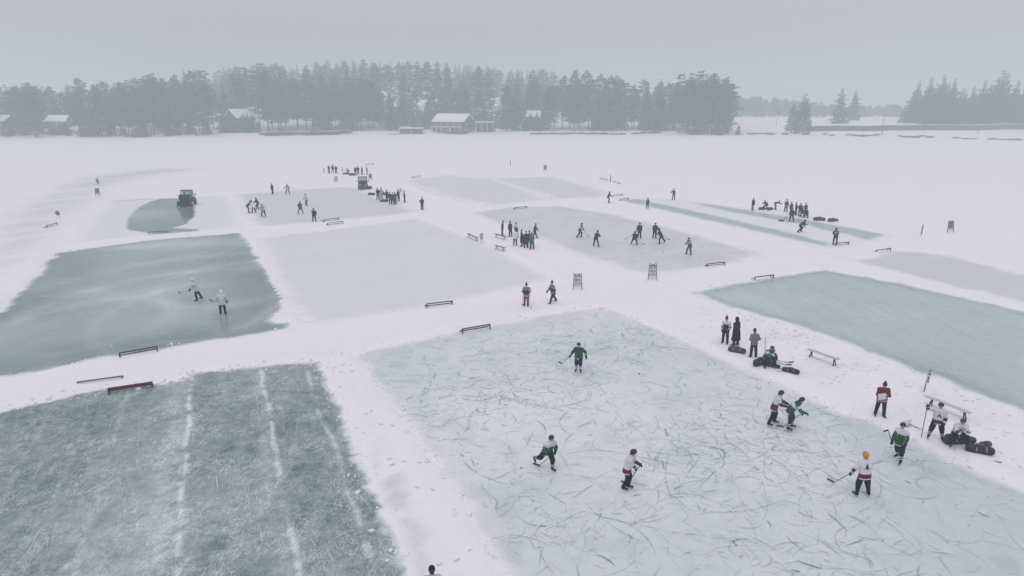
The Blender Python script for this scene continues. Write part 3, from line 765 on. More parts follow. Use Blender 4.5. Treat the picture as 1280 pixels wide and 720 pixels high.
    # head gear
    if hat:
        s = SDF(v*.8)
        if hat == 'helmet':
            s.cap(H+hu*.03-hf*.02, H+hu*.055+hf*.015, .112, .112, 0); s.cap(H-hu*.06-hf*.05, H+hu*.02-hf*.03, .078, .105, .03)
            for q in (-1, 1): s.cap(H-hu*.05+hx*q*.075-hf*.01, H+hu*.01+hx*q*.08, .035, .04, .02)
            s.plane(H+hf*.052-hu*.0, nrm(hf-hu*1.25))
        elif hat in ('beanie', 'pompom'):
            s.cap(H+hu*.035-hf*.012, H+hu*.065-hf*.02, .104, .096, 0); s.cap(H+hu*.07-hf*.02, H+hu*.15-hf*.035, .08, .028, .03)
            if hat == 'pompom': s.cap(H+hu*.185-hf*.04, H+hu*.19-hf*.04, .045, .045, .02)
            s.plane(H+hu*.008, nrm(-hu+hf*.25))
        else:
            s.cap(H-hu*.01-hf*.02, H+hu*.05-hf*.02, .115, .118, 0); s.cap(H-hu*.11-hf*.03, H-hu*.02-hf*.03, .10, .11, .03)
            s.plane(H+hf*.055, hf)
        out['hat'] = s.mesh('helmet' if hat == 'helmet' else 'hood' if hat == 'hood' else 'beanie')[0]
    if near:
        for k, sd in (('L', -1), ('R', 1)):
            f = nrm(J['w'+k]-J['e'+k]); s = SDF(.015); hand_sdf(s, J['w'+k], f, V3(0, 0, 1) if abs(f[2]) < .8 else V3(0, 1, 0), sd, 1.35)
            s.cap(J['w'+k]-f*.07, J['w'+k]+f*.01, .05, .045, .02); out['glove'+k] = s.mesh('glove')[0]
        out['eye'] = []
        for q in (-1, 1):
            s = SDF(.008); e_ = H+hf*.085+hx*q*.034+hu*.012; s.cap(e_-hx*.006, e_+hx*.006, .013, .013, 0); out['eye'].append(s.mesh('eye')[0])
        s = SDF(.015); s.cap(H+hu*.02-hf*.02, H+hu*.05-hf*.02, .097, .098, 0); s.cap(H-hu*.05-hf*.035, H-hf*.025, .07, .09, .02); s.plane(H+hf*.035+hu*.02, nrm(hf-hu*.6)); out['hair'] = s.mesh('hair')[0]
    POSE_CACHE[ck] = out; return out
def child(name, me, root, mat):
    if isinstance(me, MB): o = me.build(name, mat, root); return o
    if not me.materials: me.materials.append(mat)
    o = bpy.data.objects.new(name, me); COL.objects.link(o); o.parent = root
    o.material_slots[0].link = 'OBJECT'; o.material_slots[0].material = mat; return o
def make_stick(a, b, mat=None, label='', group=None, right=1):
    """a = butt end, b = heel on the ice (world)"""
    a, b = Vector(a), Vector(b); d = (b-a).normalized(); a = a-d*.12
    r = empty('hockey_stick', b)
    m_ = MB().bar(a-b, (0, 0, 0), .03, .022); m_.build('shaft', mat or M['shaft'], r)
    h = Vector((d.x, d.y, 0)); h = h.normalized() if h.length > .15 else Vector((1, 0, 0))
    m2 = MB(); p = Vector((0, 0, .015)); hd = math.atan2(h.y, h.x)+.15*right
    for i in range(4):
        q = p+Vector((math.cos(hd), math.sin(hd), .006))*.08; m2.bar(p, q, .02, .075-.006*i); p = q; hd += .10*right
    m2.build('blade', M['tape'], r)
    return tag(r, label, 'hockey stick', group)
PEOPLE = []
def person(px, py, p, yaw, top, topm, legs, legm, hat=None, hatm=None, feet='skate', feetm='black', sock=None, near=False, label='', group=None,
           glove='black', scale=1.0, key=None, stick=None, at=None):
    x, y = at if at else G(px, py, .03); z = gz(x, y)
    p = dict(p); p['ank'] = .155 if feet == 'skate' else .095
    ya = R(yaw); c, s_ = math.cos(-ya), math.sin(-ya)
    if stick:                                 # stick ends given in world or local coordinates -> local
        st = dict(stick)
        if 'blade_px' in st:
            wx, wy = G(*st['blade_px']); dx, dy = wx-x, wy-y; st['blade'] = ((c*dx-s_*dy)/scale, (s_*dx+c*dy)/scale, .03-z+.0)
        if len(st['blade']) == 2: st['blade'] = (*st['blade'], .03)
        p['stick'] = st; key = (key or '')+repr(sorted(st.items()))
    P = build_pose((key or '')+repr(sorted((k, str(v)) for k, v in p.items())), p, near, (top, legs, hat, feet))
    me = P['body']
    if not me.materials: me.materials.append(M['skin'])
    r = bpy.data.objects.new('person', me); COL.objects.link(r)
    r.location = (x, y, z); r.rotation_euler = (0, 0, ya); r.scale = (scale,)*3
    tag(r, label, 'person', group)
    child(top, P[top], r, M[topm])
    if legs == 'hockey':
        child('hockey_pants', P['pants'], r, M[legm])
        for k in 'LR': child('sock', P['sock'+k], r, M[sock or legm])
    else: child('trousers', P['trousers'], r, M[legm])
    for k in 'LR':
        f = child('skate' if feet == 'skate' else 'boot', P['foot'+k], r, M[feetm])
        if feet == 'skate':
            if isinstance(P['blade'+k], MB): P['blade'+k] = (lambda o: (o.data, COL.objects.unlink(o), bpy.data.objects.remove(o)))(P['blade'+k].build('blade', M['steel']))[0]
            child('blade', P['blade'+k], f, M['steel'])
    if hat: child('helmet' if hat == 'helmet' else 'hood' if hat == 'hood' else 'beanie', P['hat'], r, M[hatm or 'black'])
    if near:
        for k in 'LR': child('glove', P['glove'+k], r, M[glove])
        [child('eye', e_, r, M['eye']) for e_ in P['eye']]; child('hair', P['hair'], r, M['hair'])
    if stick:
        st = p['stick']; mw = Matrix.Translation(r.location) @ Matrix.Rotation(ya, 4, 'Z') @ Matrix.Scale(scale, 4)
        J = P['J']; hand = J['w'+st['hand']]
        f = nrm(hand-J['e'+st['hand']]); hp = Vector(hand)+Vector(f)*.05
        make_stick(mw @ hp, mw @ Vector(st['blade']), M[st.get('mat', 'shaft')], st.get('label', 'dark hockey stick held by the '+label), 'hockey sticks in play')
    PEOPLE.append(r); r['_p'] = 0; del r['_p']
    return r, P
def number(r, P, top, text, size, up, mat, front=False, name='jersey_number'):
    cu = bpy.data.curves.new('lettering', 'FONT'); cu.body = text; cu.size = size; cu.align_x = 'CENTER'; cu.align_y = 'CENTER'; cu.extrude = 0; cu.offset = size*.02
    o = bpy.data.objects.new('lettering', cu); COL.objects.link(o)
    dg = bpy.context.evaluated_depsgraph_get(); me = bpy.data.meshes.new_from_object(o.evaluated_get(dg))
    bpy.data.objects.remove(o)
    bm = bmesh.new(); bm.from_mesh(me); bmesh.ops.triangulate(bm, faces=bm.faces[:])
    for _ in range(2): bmesh.ops.subdivide_edges(bm, edges=bm.edges[:], cuts=1)
    jm = P[top]; bt = BVHTree.FromPolygons([v.co for v in jm.vertices], [tuple(q.vertices) for q in jm.polygons])
    J = P['J']; u1 = Vector(J['u']); rv = Vector(J['rv']); fw = u1.cross(rv).normalized()      # forward
    c = Vector(J['P'])+u1*up-rv*(0 if front else .03); sg = 1 if front else -1
    for vtx in bm.verts:
        s_ = c+rv*vtx.co.x*(-sg)+u1*vtx.co.y+fw*sg*.7
        h = bt.ray_cast(s_, -fw*sg)
        vtx.co = (h[0]+fw*sg*.008) if h[0] else s_-fw*sg*.55
    bm.to_mesh(me); bm.free(); me.materials.clear(); me.materials.append(mat)
    return link(name, me, r)

STAND = dict(lean=3, L=(3, 4, 5), R=(-3, 5, 4), aL=(6, 11, 18, 8), aR=(0, 11, 22, 8))
POCKET = dict(lean=2, L=(2, 4, 4), R=(-3, 4, 4), aL=(-18, 24, 62, 42), aR=(-18, 24, 62, 42), head=(14, 0))
FOLD = dict(lean=2, hunch=8, L=(3, 6, 4), R=(-4, 7, 4), aL=(18, 14, 88, 58), aR=(16, 14, 92, 52), head=(12, 15))
GLIDE = dict(lean=26, hunch=10, L=(34, 8, 46), R=(18, 10, 40), aL=(30, 14, 40, 20), aR=(20, 14, 45, 20), head=(-18, 0))
STRIDE = dict(lean=32, hunch=10, L=(46, 8, 58), R=(-22, 20, 28), aL=(40, 16, 35, 20), aR=(-10, 20, 40, 10), head=(-22, 0))
WIDE = dict(lean=18, hunch=10, L=(16, 19, 22), R=(14, 19, 22), aL=(25, 22, 50, 25), aR=(25, 22, 50, 25), head=(-10, 0))
BEND = dict(lean=62, hunch=16, L=(22, 9, 26), R=(14, 10, 22), aL=(60, 12, 20, 10), aR=(70, 12, 20, 10), head=(-25, 0))
WALK = dict(lean=7, L=(26, 3, 8), R=(-24, 3, 10), aL=(-20, 8, 20, 5), aR=(24, 8, 25, 5))
SIT = dict(lean=28, hunch=14, L=(84, 16, 86), R=(80, 18, 96), aL=(42, 10, 38, 20), aR=(44, 10, 38, 20), head=(4, 0))
CROUCH = dict(lean=40, hunch=16, L=(78, 16, 112), R=(62, 16, 104), aL=(60, 10, 30, 15), aR=(55, 12, 40, 15), head=(8, 0))
COATP = dict(lean=1, L=(2, 5, 3), R=(-2, 5, 3), aL=(-4, 9, 30, 25), aR=(-4, 9, 30, 25))
ST = lambda top, blade, hand='R', low=.45, **k: dict(hand=hand, top=top, blade=blade, low=low, **k)

M['sock_g'] = jersey_mat('sock_striped', [(0, BK), (.45, WH), (.55, BK), (.68, WH), (.78, BK)], [(0, BK), (.5, BK)])
M['sock_w'] = jersey_mat('sock_pale', [(0, BK), (.25, (.45, .52, .5)), (.85, BK)], [(0, BK), (.5, BK)])
GP = 'hockey players on the marked rink'; GS = 'bystanders beside the marked rink'
N = dict(near=True)
# the marked rink
person(723, 465, dict(GLIDE, lean=10, L=(12, 2, 18), R=(4, 3, 14), iL=(-.44, .14, 1.06), head=(-4, 0)), 165, 'jersey', 'j_green2', 'hockey', 'black', 'helmet', 'helmet_black', sock='sock_w',
       stick=dict(hand='R', top=(.48, .10, 1.0), blade_px=(702, 455), low=None, label='dark hockey stick held out sideways by the lone green player'), label='lone player in green jersey gliding alone near the top of the marked rink', group=GP, **N)
person(684, 588, dict(STRIDE, lean=24, L=(26, 6, 34), R=(-30, 16, 34), head=(-4, 0)), 208, 'jersey', 'j_green', 'hockey', 'black', 'helmet', 'helmet_black', sock='sock_g',
       stick=dict(hand='L', top=(-.12, .42, 1.08), blade_px=(674, 583), low=.5, label='dark hockey stick of the striding green and white player'), label='player in green jersey with white yoke striding with one leg kicked back', group=GP, **N)
r, P = person(783, 612, dict(GLIDE, lean=10, hunch=14, L=(14, 1, 24), R=(7, 1, 31), aR=(30, 8, 60, 25), head=(10, 0)), -112, 'jersey', 'j_white', 'trousers', 'black', 'helmet', 'helmet_black',
       stick=dict(hand='L', top=(-.06, .46, 1.22), blade=(-.42, -.05, .03), low=.35, label='dark stick carried low by the white player with maroon hem'), label='player in white jersey with maroon hem gliding right head bowed', group=GP, **N)
r, P = person(1077, 620, dict(WIDE, lean=6, L=(6, 10, 14), R=(4, 12, 14), head=(-2, 0), aR=(14, 14, 55, 30)), 4, 'jersey', 'j_white', 'hockey', 'black', 'helmet', 'helmet_orange', sock='black',
       stick=dict(hand='L', top=(-.46, .16, .98), blade_px=(1042, 604), low=None, label='dark hockey stick of the player in the orange helmet'), label='player in orange helmet and white jersey number 4 seen from behind', group=GP, **N)
number(r, P, 'jersey', '4', .34, .30, M['maroon'])
person(966, 531, dict(GLIDE, lean=14, L=(12, 9, 18), R=(-8, 12, 12), iL=(-.12, .52, 1.18), iR=(.12, .50, 1.12), head=(8, 0)), -112, 'jersey', 'j_white_dark', 'trousers', 'black', 'helmet', 'helmet_black',
       label='player in white and maroon jersey pressing against a bent green opponent', group=GP, **N)
person(986, 536, dict(BEND, lean=30, hunch=26, L=(14, 7, 16), R=(6, 9, 16), head=(-6, 0), aL=(30, 8, 40, 10), aR=(28, 8, 40, 20)), -116, 'jersey', 'j_teal', 'hockey', 'dgreen', 'helmet', 'helmet_black', sock='sock_g',
       stick=dict(hand='L', top=(-.05, .46, .95), blade_px=(979, 534), low=None, label='dark hockey stick under the bent green player'), label='player in dark green jersey bent forward at the waist beside a white one', group=GP, **N)
person(1122, 577, dict(WALK, lean=2, L=(14, 5, 10), R=(-16, 5, 12), aL=(-6, 9, 18, 8), head=(0, 30)), 128, 'jersey', 'j_green', 'hockey', 'black', 'helmet', 'helmet_black', sock='sock_g',
       stick=dict(hand='R', top=(.22, .34, 1.0), blade=(.34, .60, 1.55), low=None, label='pale stick tilted up in the hand of the green jersey player'), label='player in bright green jersey stepping off the ice towards the snow bank', group=GP, **N)
r8, P8 = person(1099, 523, dict(FOLD, head=(18, -10)), 165, 'jersey', 'j_red', 'trousers', 'black', 'pompom', 'black', 'boot', 'black', label='bystander in maroon jersey and dark beanie holding a white sheet', group=GS, **N)
r, P = person(1168, 552, dict(WIDE, lean=5, L=(8, 13, 12), R=(6, 13, 14), aL=(4, 18, 30, 10), head=(2, 10)), 152, 'jersey', 'j_white', 'hockey', 'black', 'helmet', 'helmet_black', sock='sock_g',
       stick=dict(hand='R', top=(.52, .22, 1.62), blade_px=(1151, 549), low=None, label='upright hockey stick gripped at the top by the standing white player'), label='player in white and maroon jersey leaning on an upright stick on the snow', group=GS, **N)
number(r, P, 'jersey', 'A', .26, .24, M['maroon'], True, 'crest')
r, P = person(1194, 559, dict(SIT, lean=24), 165, 'jersey', 'j_white', 'hockey', 'black', 'helmet', 'helmet_maroon', sock='black', label='seated player in maroon helmet and white jersey leaning on his knees', group=GS, **N)
number(r, P, 'jersey', 'A', .24, .26, M['maroon'], True, 'crest')
person(906, 430, dict(STAND, aL=(-2, 14, 30, 15)), 150, 'jacket', 'j_bwyoke', 'trousers', 'black', 'pompom', 'black', 'boot', 'black', label='bystander in black jacket with white shoulders and bobble hat', group=GS, **N)
person(919, 433, COATP, 35, 'coat', 'black', 'trousers', 'black', 'hood', 'black', 'boot', 'black', label='bystander in long black hooded coat reaching the shins', group=GS, scale=1.05, **N)
person(941, 448, POCKET, 8, 'jacket', 'grey', 'trousers', 'black', 'beanie', 'dgrey', 'boot', 'lgrey', label='bystander in grey jacket with hands in pockets seen from behind', group=GS, glove='grey', **N)
person(958, 459, dict(SIT, lean=32), 190, 'jersey', 'j_teal', 'hockey', 'dgreen', 'helmet', 'helmet_black', sock='black', label='seated player in dark green jersey among bags and loose sticks', group=GS, **N)
person(658, 383, dict(STAND, aL=(30, 16, 75, 20), aR=(34, 16, 80, 20), L=(6, 2, 6)), 172, 'jersey', 'j_band', 'trousers', 'red', 'pompom', 'black', 'boot', 'maroon', label='person in black banded jersey and red trousers carrying pale sticks', group='people crossing the snow junction', **N)
person(691, 379, WALK, 118, 'jersey', 'j_band', 'trousers', 'black', 'pompom', 'black', 'boot', 'black', label='person in black banded jersey and black trousers walking left', group='people crossing the snow junction', **N)
person(0, 0, STAND, 10, 'jacket', 'j_redyoke', 'trousers', 'black', 'beanie', 'black', 'boot', 'black', at=(-2.36, 17.25), label='person in black beanie and maroon jacket cut off by the bottom edge', **N)
# flooded rink
person(247, 376, dict(STRIDE, lean=14, L=(10, 4, 18), R=(-20, 8, 6), head=(-6, 0)), 112, 'jersey', 'j_plainwhite', 'trousers', 'black', 'helmet', 'white', stick=dict(hand='L', top=(-.22, .42, 1.0), blade_px=(225, 366), low=.35, label='dark hockey stick reaching left from the leaning white player'),
       label='player in white jersey leaning left on the flooded rink', group='players on the flooded rink', **N)
person(279, 394, dict(STAND, L=(3, 6, 6), R=(2, 6, 6), lean=8, aR=(10, 22, 20, 0)), 10, 'jersey', 'j_plainwhite', 'trousers', 'black', 'helmet', 'white', stick=dict(hand='L', top=(-.3, .28, 1.02), blade_px=(264, 376), low=None, label='dark stick pointing up the ice from the upright white player'),
       label='player in white jersey standing upright with back turned on the flooded rink', group='players on the flooded rink', **N)

# ---- farther people: poses shared, clothes their own
def far(px, py, pose, yaw, top, legs, label, group=None, hat='black', feet='skate', kind='jersey', hk='helmet', stick=None, scale=1.0):
    st = None
    if stick: st = dict(ST(*stick[:2], **(stick[2] if len(stick) > 2 else {}))); st['label'] = 'stick of the '+label
    if feet == 'boot': hk = 'beanie' if hk == 'helmet' else hk
    r, P = person(px, py, pose, yaw, kind, top, 'trousers', legs, hk, hat, feet, 'black', label=label, group=group, stick=st, scale=scale)
    return r, P
sF = ((.12, .36, 1.02), (.3, 1.0)); sL = ((-.14, .36, 1.02), (-.35, 1.0), dict(hand='L'))
g = 'players on the far pale rink with two goals'
far(310, 266, dict(BEND, lean=40), -60, 'black', 'black', 'player in dark bending into an opponent at the rink edge', g)
far(318, 266, dict(WIDE, lean=30), 70, 'white', 'black', 'player in white tangled with a dark opponent at the rink edge', g)
far(323, 262, dict(GLIDE, lean=20), 90, 'bteal', 'black', 'player in dark behind the tangled pair', g)
far(330, 271, WIDE, 165, 'j_white2', 'black', 'player in white crouching with legs wide apart', g, stick=((.1, .36, 1.0), (-.4, .7)))
far(341, 243, STAND, 150, 'bteal', 'black', 'player in dark at the back of the far rink', g)
far(360, 243, dict(WIDE, lean=10), 180, 'j_white2', 'black', 'player in white holding a stick straight across', g, stick=((.55, .28, 1.0), (-.9, .3, 1.05), dict(low=.9)))
far(384, 257, dict(GLIDE, lean=14), 140, 'j_plainwhite', 'black', 'player in white top gliding in mid rink', g)
far(376, 268, dict(WIDE, lean=14), 20, 'bteal', 'grey', 'player in dark top and pale trousers', g, stick=sL)
far(393, 278, dict(WIDE, lean=8, L=(6, 7, 8), R=(3, 8, 6)), 15, 'black', 'black', 'player in black nearest the two small goals', g, stick=((.3, .2, 1.0), (.9, .9)))
g = 'spectators at the far end of the lake'
for i, (x, y, k, yw, lb) in enumerate(((411.5, 217, 'black', 160, 'leftmost of the three dark spectators huddled far behind the pale rink'), (416, 216, 'dgreen', 200, 'middle of the three dark spectators huddled far behind the pale rink'), (420.3, 217.5, 'navy', 10, 'rightmost of the three dark spectators huddled far behind the pale rink'))):
    far(x, y, STAND if i % 2 else POCKET, yw, k, 'black', lb, g, feet='boot', kind='jacket')
far(436.5, 217.5, CROUCH, 90, 'bteal', 'black', 'dark figure crouching over bags behind the green utility vehicle', g, feet='boot', kind='jacket')
for i, (x, y, k, lb) in enumerate(((444.5, 219, 'black', 'left of the two dark spectators standing right of the crouching one'), (447.8, 218.5, 'dgreen', 'right of the two dark spectators standing right of the crouching one'), (452.6, 219, 'grey', 'grey spectator between the dark pair and the last lone one'), (459, 219, 'black', 'last lone spectator at the right end of the far row'))):
    far(x, y, POCKET if i % 2 else STAND, 20+150*i, k, 'black', lb, g, feet='boot', kind='jacket')
g = 'spectators clustered right of the green utility vehicle'
for x, y, po, yw, k, l_, lb in ((472.5, 249.5, POCKET, 40, 'black', 'black', 'dark spectator at the left end of the dense cluster'), (476.5, 249, STAND, 200, 'lgrey', 'grey', 'spectator in pale grey next to the left end of the dense cluster'),
        (480.5, 247.5, SIT, 100, 'dgrey', 'black', 'spectator sitting low in the left half of the dense cluster'), (484, 252, STAND, 160, 'bteal', 'black', 'dark spectator in the middle left of the dense cluster'), (488, 255, POCKET, 30, 'black', 'black', 'dark spectator in the front middle of the dense cluster'),
        (491.3, 256, STAND, 190, 'dgreen', 'black', 'dark green spectator at the front of the dense cluster'), (494.5, 255, FOLD, 140, 'bteal', 'black', 'dark teal spectator with folded arms in the dense cluster'), (498.4, 252.5, STAND, 60, 'black', 'black', 'tall dark spectator at the right end of the dense cluster'), (506, 254.5, STAND, 100, 'dgrey', 'black', 'slim spectator standing just right of the dense cluster')):
    far(x, y, po, yw, k, l_, lb, g, feet='boot', kind='jacket', scale=1.04)
far(527.8, 263, POCKET, -20, 'black', 'black', 'lone bystander in black on the snow path right of the cluster', feet='boot', kind='jacket', scale=1.02)
g = 'spectators on the snow beside the rink of dark skaters'
for x, y, po, yw, kd, k, l_, lb in ((628, 295.5, POCKET, -90, 'jacket', 'black', 'black', 'dark spectator standing alone behind a small bench'), (638, 296.5, STAND, 40, 'jacket', 'navy', 'navy', 'spectator in navy left of a banded jersey'),
        (645.5, 298, FOLD, 150, 'jacket', 'j_bwyoke', 'black', 'spectator in black jacket with white shoulders behind a white jersey'), (644, 307, STAND, 170, 'jersey', 'white', 'black', 'spectator in white top and dark trousers at the left of the group'),
        (652.3, 308, COATP, 100, 'coat', 'black', 'black', 'spectator in long black coat beside the white top'), (657.3, 310, COATP, 200, 'coat', 'bteal', 'black', 'spectator in long dark coat in the middle of the group'),
        (661.5, 309.5, STAND, 180, 'jacket', 'dgrey', 'black', 'spectator in dark grey half hidden behind the teal jacket'), (665, 312, STAND, 25, 'jacket', 'teal', 'black', 'spectator in teal jacket nearest the rink of dark skaters'), (668.5, 298, WALK, -70, 'jacket', 'navy', 'black', 'spectator in navy walking at the rim of the rink behind the group')):
    far(x, y, po, yw, k, l_, lb, g, feet='boot', kind=kd, hk='beanie')
g = 'dark skaters on the middle pale rink'
far(724.5, 297, dict(STRIDE, lean=22), -80, 'j_teal', 'black', 'skater in green striding right with a leg lifted', g, stick=((-.1, .4, 1.0), (.1, .9, .2), dict(hand='L', low=.4)))
far(744.5, 308.5, dict(WIDE, lean=16, roll=6), -40, 'bteal', 'dgrey', 'skater in dark leaning right with bent knees', g)
far(792.5, 306.5, dict(WIDE, lean=32, L=(34, 22, 60), R=(30, 22, 56)), -20, 'black', 'black', 'small skater crouching with legs apart and stick out', g, stick=((.1, .42, .8), (.9, .9)), scale=.92)
far(799, 298.5, STAND, 160, 'bteal', 'black', 'tall skater in dark standing behind the crouching one', g, stick=((.3, .3, 1.0), (1.3, .6), dict(low=None)))
far(818, 298.5, STAND, 190, 'navy', 'black', 'skater in navy standing upright beside a leaning one', g, stick=((-.3, .3, 1.0), (-1.3, .7), dict(hand='L', low=None)))
far(826, 305, dict(STRIDE, lean=26, L=(24, 12, 34), R=(-26, 26, 10)), 70, 'bteal', 'black', 'skater in dark lunging left with one leg stretched back', g)
far(861.5, 318.5, dict(WIDE, lean=12, head=(0, 40)), 120, 'j_teal', 'dgrey', 'skater in green with legs apart at the right of the pale rink', g)
g = 'people on the twin cleared strips'
far(760, 254, dict(GLIDE, lean=18), -80, 'bteal', 'black', 'skater leaning right beside two small goals at the far corner', g)
far(809, 262, STAND, 200, 'dgrey', 'black', 'small figure standing on the first cleared strip', g, scale=.82)
far(842, 250, dict(WIDE, lean=14, L=(10, 6, 16), R=(6, 7, 12), aR=(50, 20, 30, 0)), 140, 'dgrey', 'dgrey', 'skater with one arm out at the start of the second strip', g)
far(940.5, 263, dict(STAND, aL=(40, 8, 60, 10)), -70, 'black', 'grey', 'figure in black jacket and pale trousers left of the kneeling one', g, feet='boot', kind='jacket')
far(958, 262, CROUCH, 120, 'black', 'black', 'figure in black kneeling over bags on the far snow', g, feet='boot', kind='jacket')
far(968, 263, dict(BEND, lean=70), -110, 'bteal', 'dgrey', 'figure bent double beside the kneeling one', g, feet='boot', kind='jacket')
for i, (x, y, po, yw, k, l_, lb) in enumerate(((982, 266, STAND, 180, 'j_band', 'black', 'figure in banded top at the left end of the far cluster'), (988.5, 268.5, STAND, 20, 'dgrey', 'black', 'figure in dark grey second in the far cluster'), (994.5, 269, POCKET, 90, 'bteal', 'black', 'slim dark figure third in the far cluster'), (999.5, 270, STAND, 170, 'black', 'black', 'tall black figure fourth in the far cluster'), (1002.5, 271, CROUCH, 160, 'dgreen', 'black', 'dark green figure crouching low in the far cluster'), (1006.5, 270.5, FOLD, 120, 'bteal', 'black', 'dark figure with folded arms fifth in the far cluster'), (1008, 272, SIT, 140, 'bteal', 'black', 'dark figure sitting at the right end of the far cluster'))):
    far(x, y, po, yw, k, l_, lb, g, feet='boot', kind='jacket', hk='beanie')
far(989, 277.5, dict(WIDE, lean=10, L=(8, 12, 10), R=(8, 12, 10)), 160, 'bteal', 'black', 'figure pushing a snow shovel in front of the far cluster', g, stick=None)
far(1000, 290.5, dict(STRIDE, lean=44, L=(40, 8, 62), R=(-8, 14, 34)), -100, 'bteal', 'black', 'skater bent low racing right along the cleared strip', g)
r, P = far(1043.5, 306, dict(GLIDE, lean=14, L=(14, 6, 22), R=(4, 7, 12)), -14, 'navy', 'navy', 'skater in navy jersey with white back number beside a low goal', g)
number(r, P, 'jersey', '17', .30, .32, M['white'])
# the sheet the bystander in maroon holds
J = P8['J']; c_ = (Vector(J['wL'])+Vector(J['wR']))/2
pp = MB().box((0, 0, 0), (.36, .012, .30), Matrix.Rotation(.25, 3, 'Y')).build('paper_sheet', M['white'])
pp.matrix_world = r8.matrix_basis @ Matrix.Translation(c_+Vector((.10, .10, -.02)))
tag(pp, 'white sheet held by the bystander in maroon jersey', 'paper')
#@@P1@@
# ------------------------------------------------------------------ goals, benches, signs, bags, vehicles
def goal(a, b, mat, label, group='low pond hockey goals', fallen=False, panel=False, flip=1):
    ax, ay = G(*a); bx_, by_ = G(*b); L = min(2.3, max(1.75, math.hypot(bx_-ax, by_-ay))); cx, cy_ = (ax+bx_)/2, (ay+by_)/2
    r = empty('hockey_goal', (cx, cy_, gz(cx, cy_)-.005), math.atan2(by_-ay, bx_-ax)); m = M[mat]; h = L/2; H_, dp = (.13, .26) if fallen else (.32, .42)
    MB().box((0, 0, H_), (L, .075, .075)).build('crossbar', m, r, .008)
    for q in (-1, 1):
        MB().box((q*(h-.035), 0, H_/2-.02), (.07, .07, H_-.04)).build('post', m, r, .006)
        MB().bar((q*(h-.035), .04*flip, H_-.04), (q*(h-.035), dp, .04), .05, .05).build('side_brace', m, r)
    MB().box((0, dp+.03*flip, .03), (L, .06, .06)).build('base_bar', m, r, .006)
    if panel:
        s = MB()
        for i in range(4): s.bar((-h+.07, .06*flip+.07*i*flip, H_-.03-.06*i), (h-.07, .06*flip+.07*i*flip, H_-.03-.06*i), .045, .02)
        s.build('back_slats', M['net'], r)
    return tag(r, label, 'hockey goal', group)
GOALS = [((150, 451), (198, 442), 'goal_dark', 'dark goal standing at the rim of the flooded rink'), ((97, 484), (154, 476), 'goal_grey', 'thin grey goal tipped over on the snow path beside the red goal', True),
 ((135.5, 493), (191.5, 484.5), 'goal_red', 'dark red slatted goal facing the scratched teal rink', False, True), ((533, 387), (566, 383), 'goal_dark', 'dark goal at the near edge of the empty middle rink'),
 ((578, 417), (613, 411), 'goal_dark', 'dark goal at the back edge of the marked rink'), ((404, 278), (425, 275), 'goal_dark', 'farther one of two goals back to back by the far players'),
 ((409, 283), (430, 280), 'goal_dark', 'nearer one of two goals back to back by the far players'), ((186, 296), (211, 294), 'goal_dark', 'dark goal at the rim of the small flooded pool'),
 ((59, 285), (72, 281.5), 'goal_grey', 'grey goal alone on the left snow path'), ((642, 262.5), (660, 260.5), 'goal_dark', 'dark goal at the back edge of the rink of dark skaters'),
 ((766, 247.5), (779, 246), 'goal_grey', 'grey goal behind another at the head of the cleared strips'), ((773, 252), (788, 249.5), 'goal_dark', 'dark goal at the head of the first cleared strip'),
 ((884, 334), (906, 332), 'goal_dark', 'dark goal at the near edge of the rink of dark skaters'), ((943, 351), (967, 348), 'goal_dark', 'dark goal at the far corner of the windswept rink'),
 ((1045, 307.5), (1060, 306.5), 'goal_dark', 'dark goal beside the skater in the numbered navy jersey'), ((1092, 317.5), (1116, 314), 'goal_dark', 'tilted dark goal at the corner of the pale right rink'),
 ((457, 207), (468, 206.3), 'goal_grey', 'tiny grey goal behind the farthest spectators'), ((514, 223.5), (527, 222), 'goal_grey', 'tiny grey goal on the far snowed-over rink'),
 ((750, 225), (758, 226), 'goal_grey', 'tiny grey goal left of the far marker post'), ((767, 229), (774, 230.5), 'goal_grey', 'tiny grey goal right of the far marker post')]
for gl in GOALS:
    o = goal(gl[0], gl[1], gl[2], gl[3], fallen=len(gl) > 4 and gl[4], panel=len(gl) > 5, flip=1 if gl[3] not in () else -1)
def bench(a, b, label, mt='bench', h=.46):
    ax, ay = G(*a, h); bx_, by_ = G(*b, h); L = math.hypot(bx_-ax, by_-ay); cx, cy_ = (ax+bx_)/2, (ay+by_)/2
    r = empty('bench', (cx, cy_, gz(cx, cy_)-.01), math.atan2(by_-ay, bx_-ax))
    MB().box((0, 0, h), (L, .26, .05)).build('seat', M[mt], r, .008)
    for q in (-1, 1):
        for e in (-1, 1): MB().bar((q*(L/2-.28), e*.02, h-.03), (q*(L/2-.22), e*.12, 0), .06, .05).build('leg', M['bench_leg'] if mt == 'bench' else M[mt], r)
        MB().bar((q*(L/2-.27), 0, h-.05), (q*(L/2-.75), 0, h-.04), .04, .04).build('brace', M['bench_leg'] if mt == 'bench' else M[mt], r)
    return tag(r, label, 'bench', 'benches on the snow paths')
bench((1010, 438), (1048, 451.5), 'grey plank bench between the seated green player and the windswept rink')
bench((1159, 496), (1213, 517), 'long grey plank bench behind the player with the upright stick')
bench((585, 292), (597, 297.5), 'small pale bench beside the banner post left of the spectators', 'post', .42)
bench((619, 292.5), (632, 296.5), 'small pale bench at the feet of the lone dark spectator', 'post', .42)
bench((619, 306.5), (631, 310), 'small pale bench nearest the empty middle rink', 'post', .42)
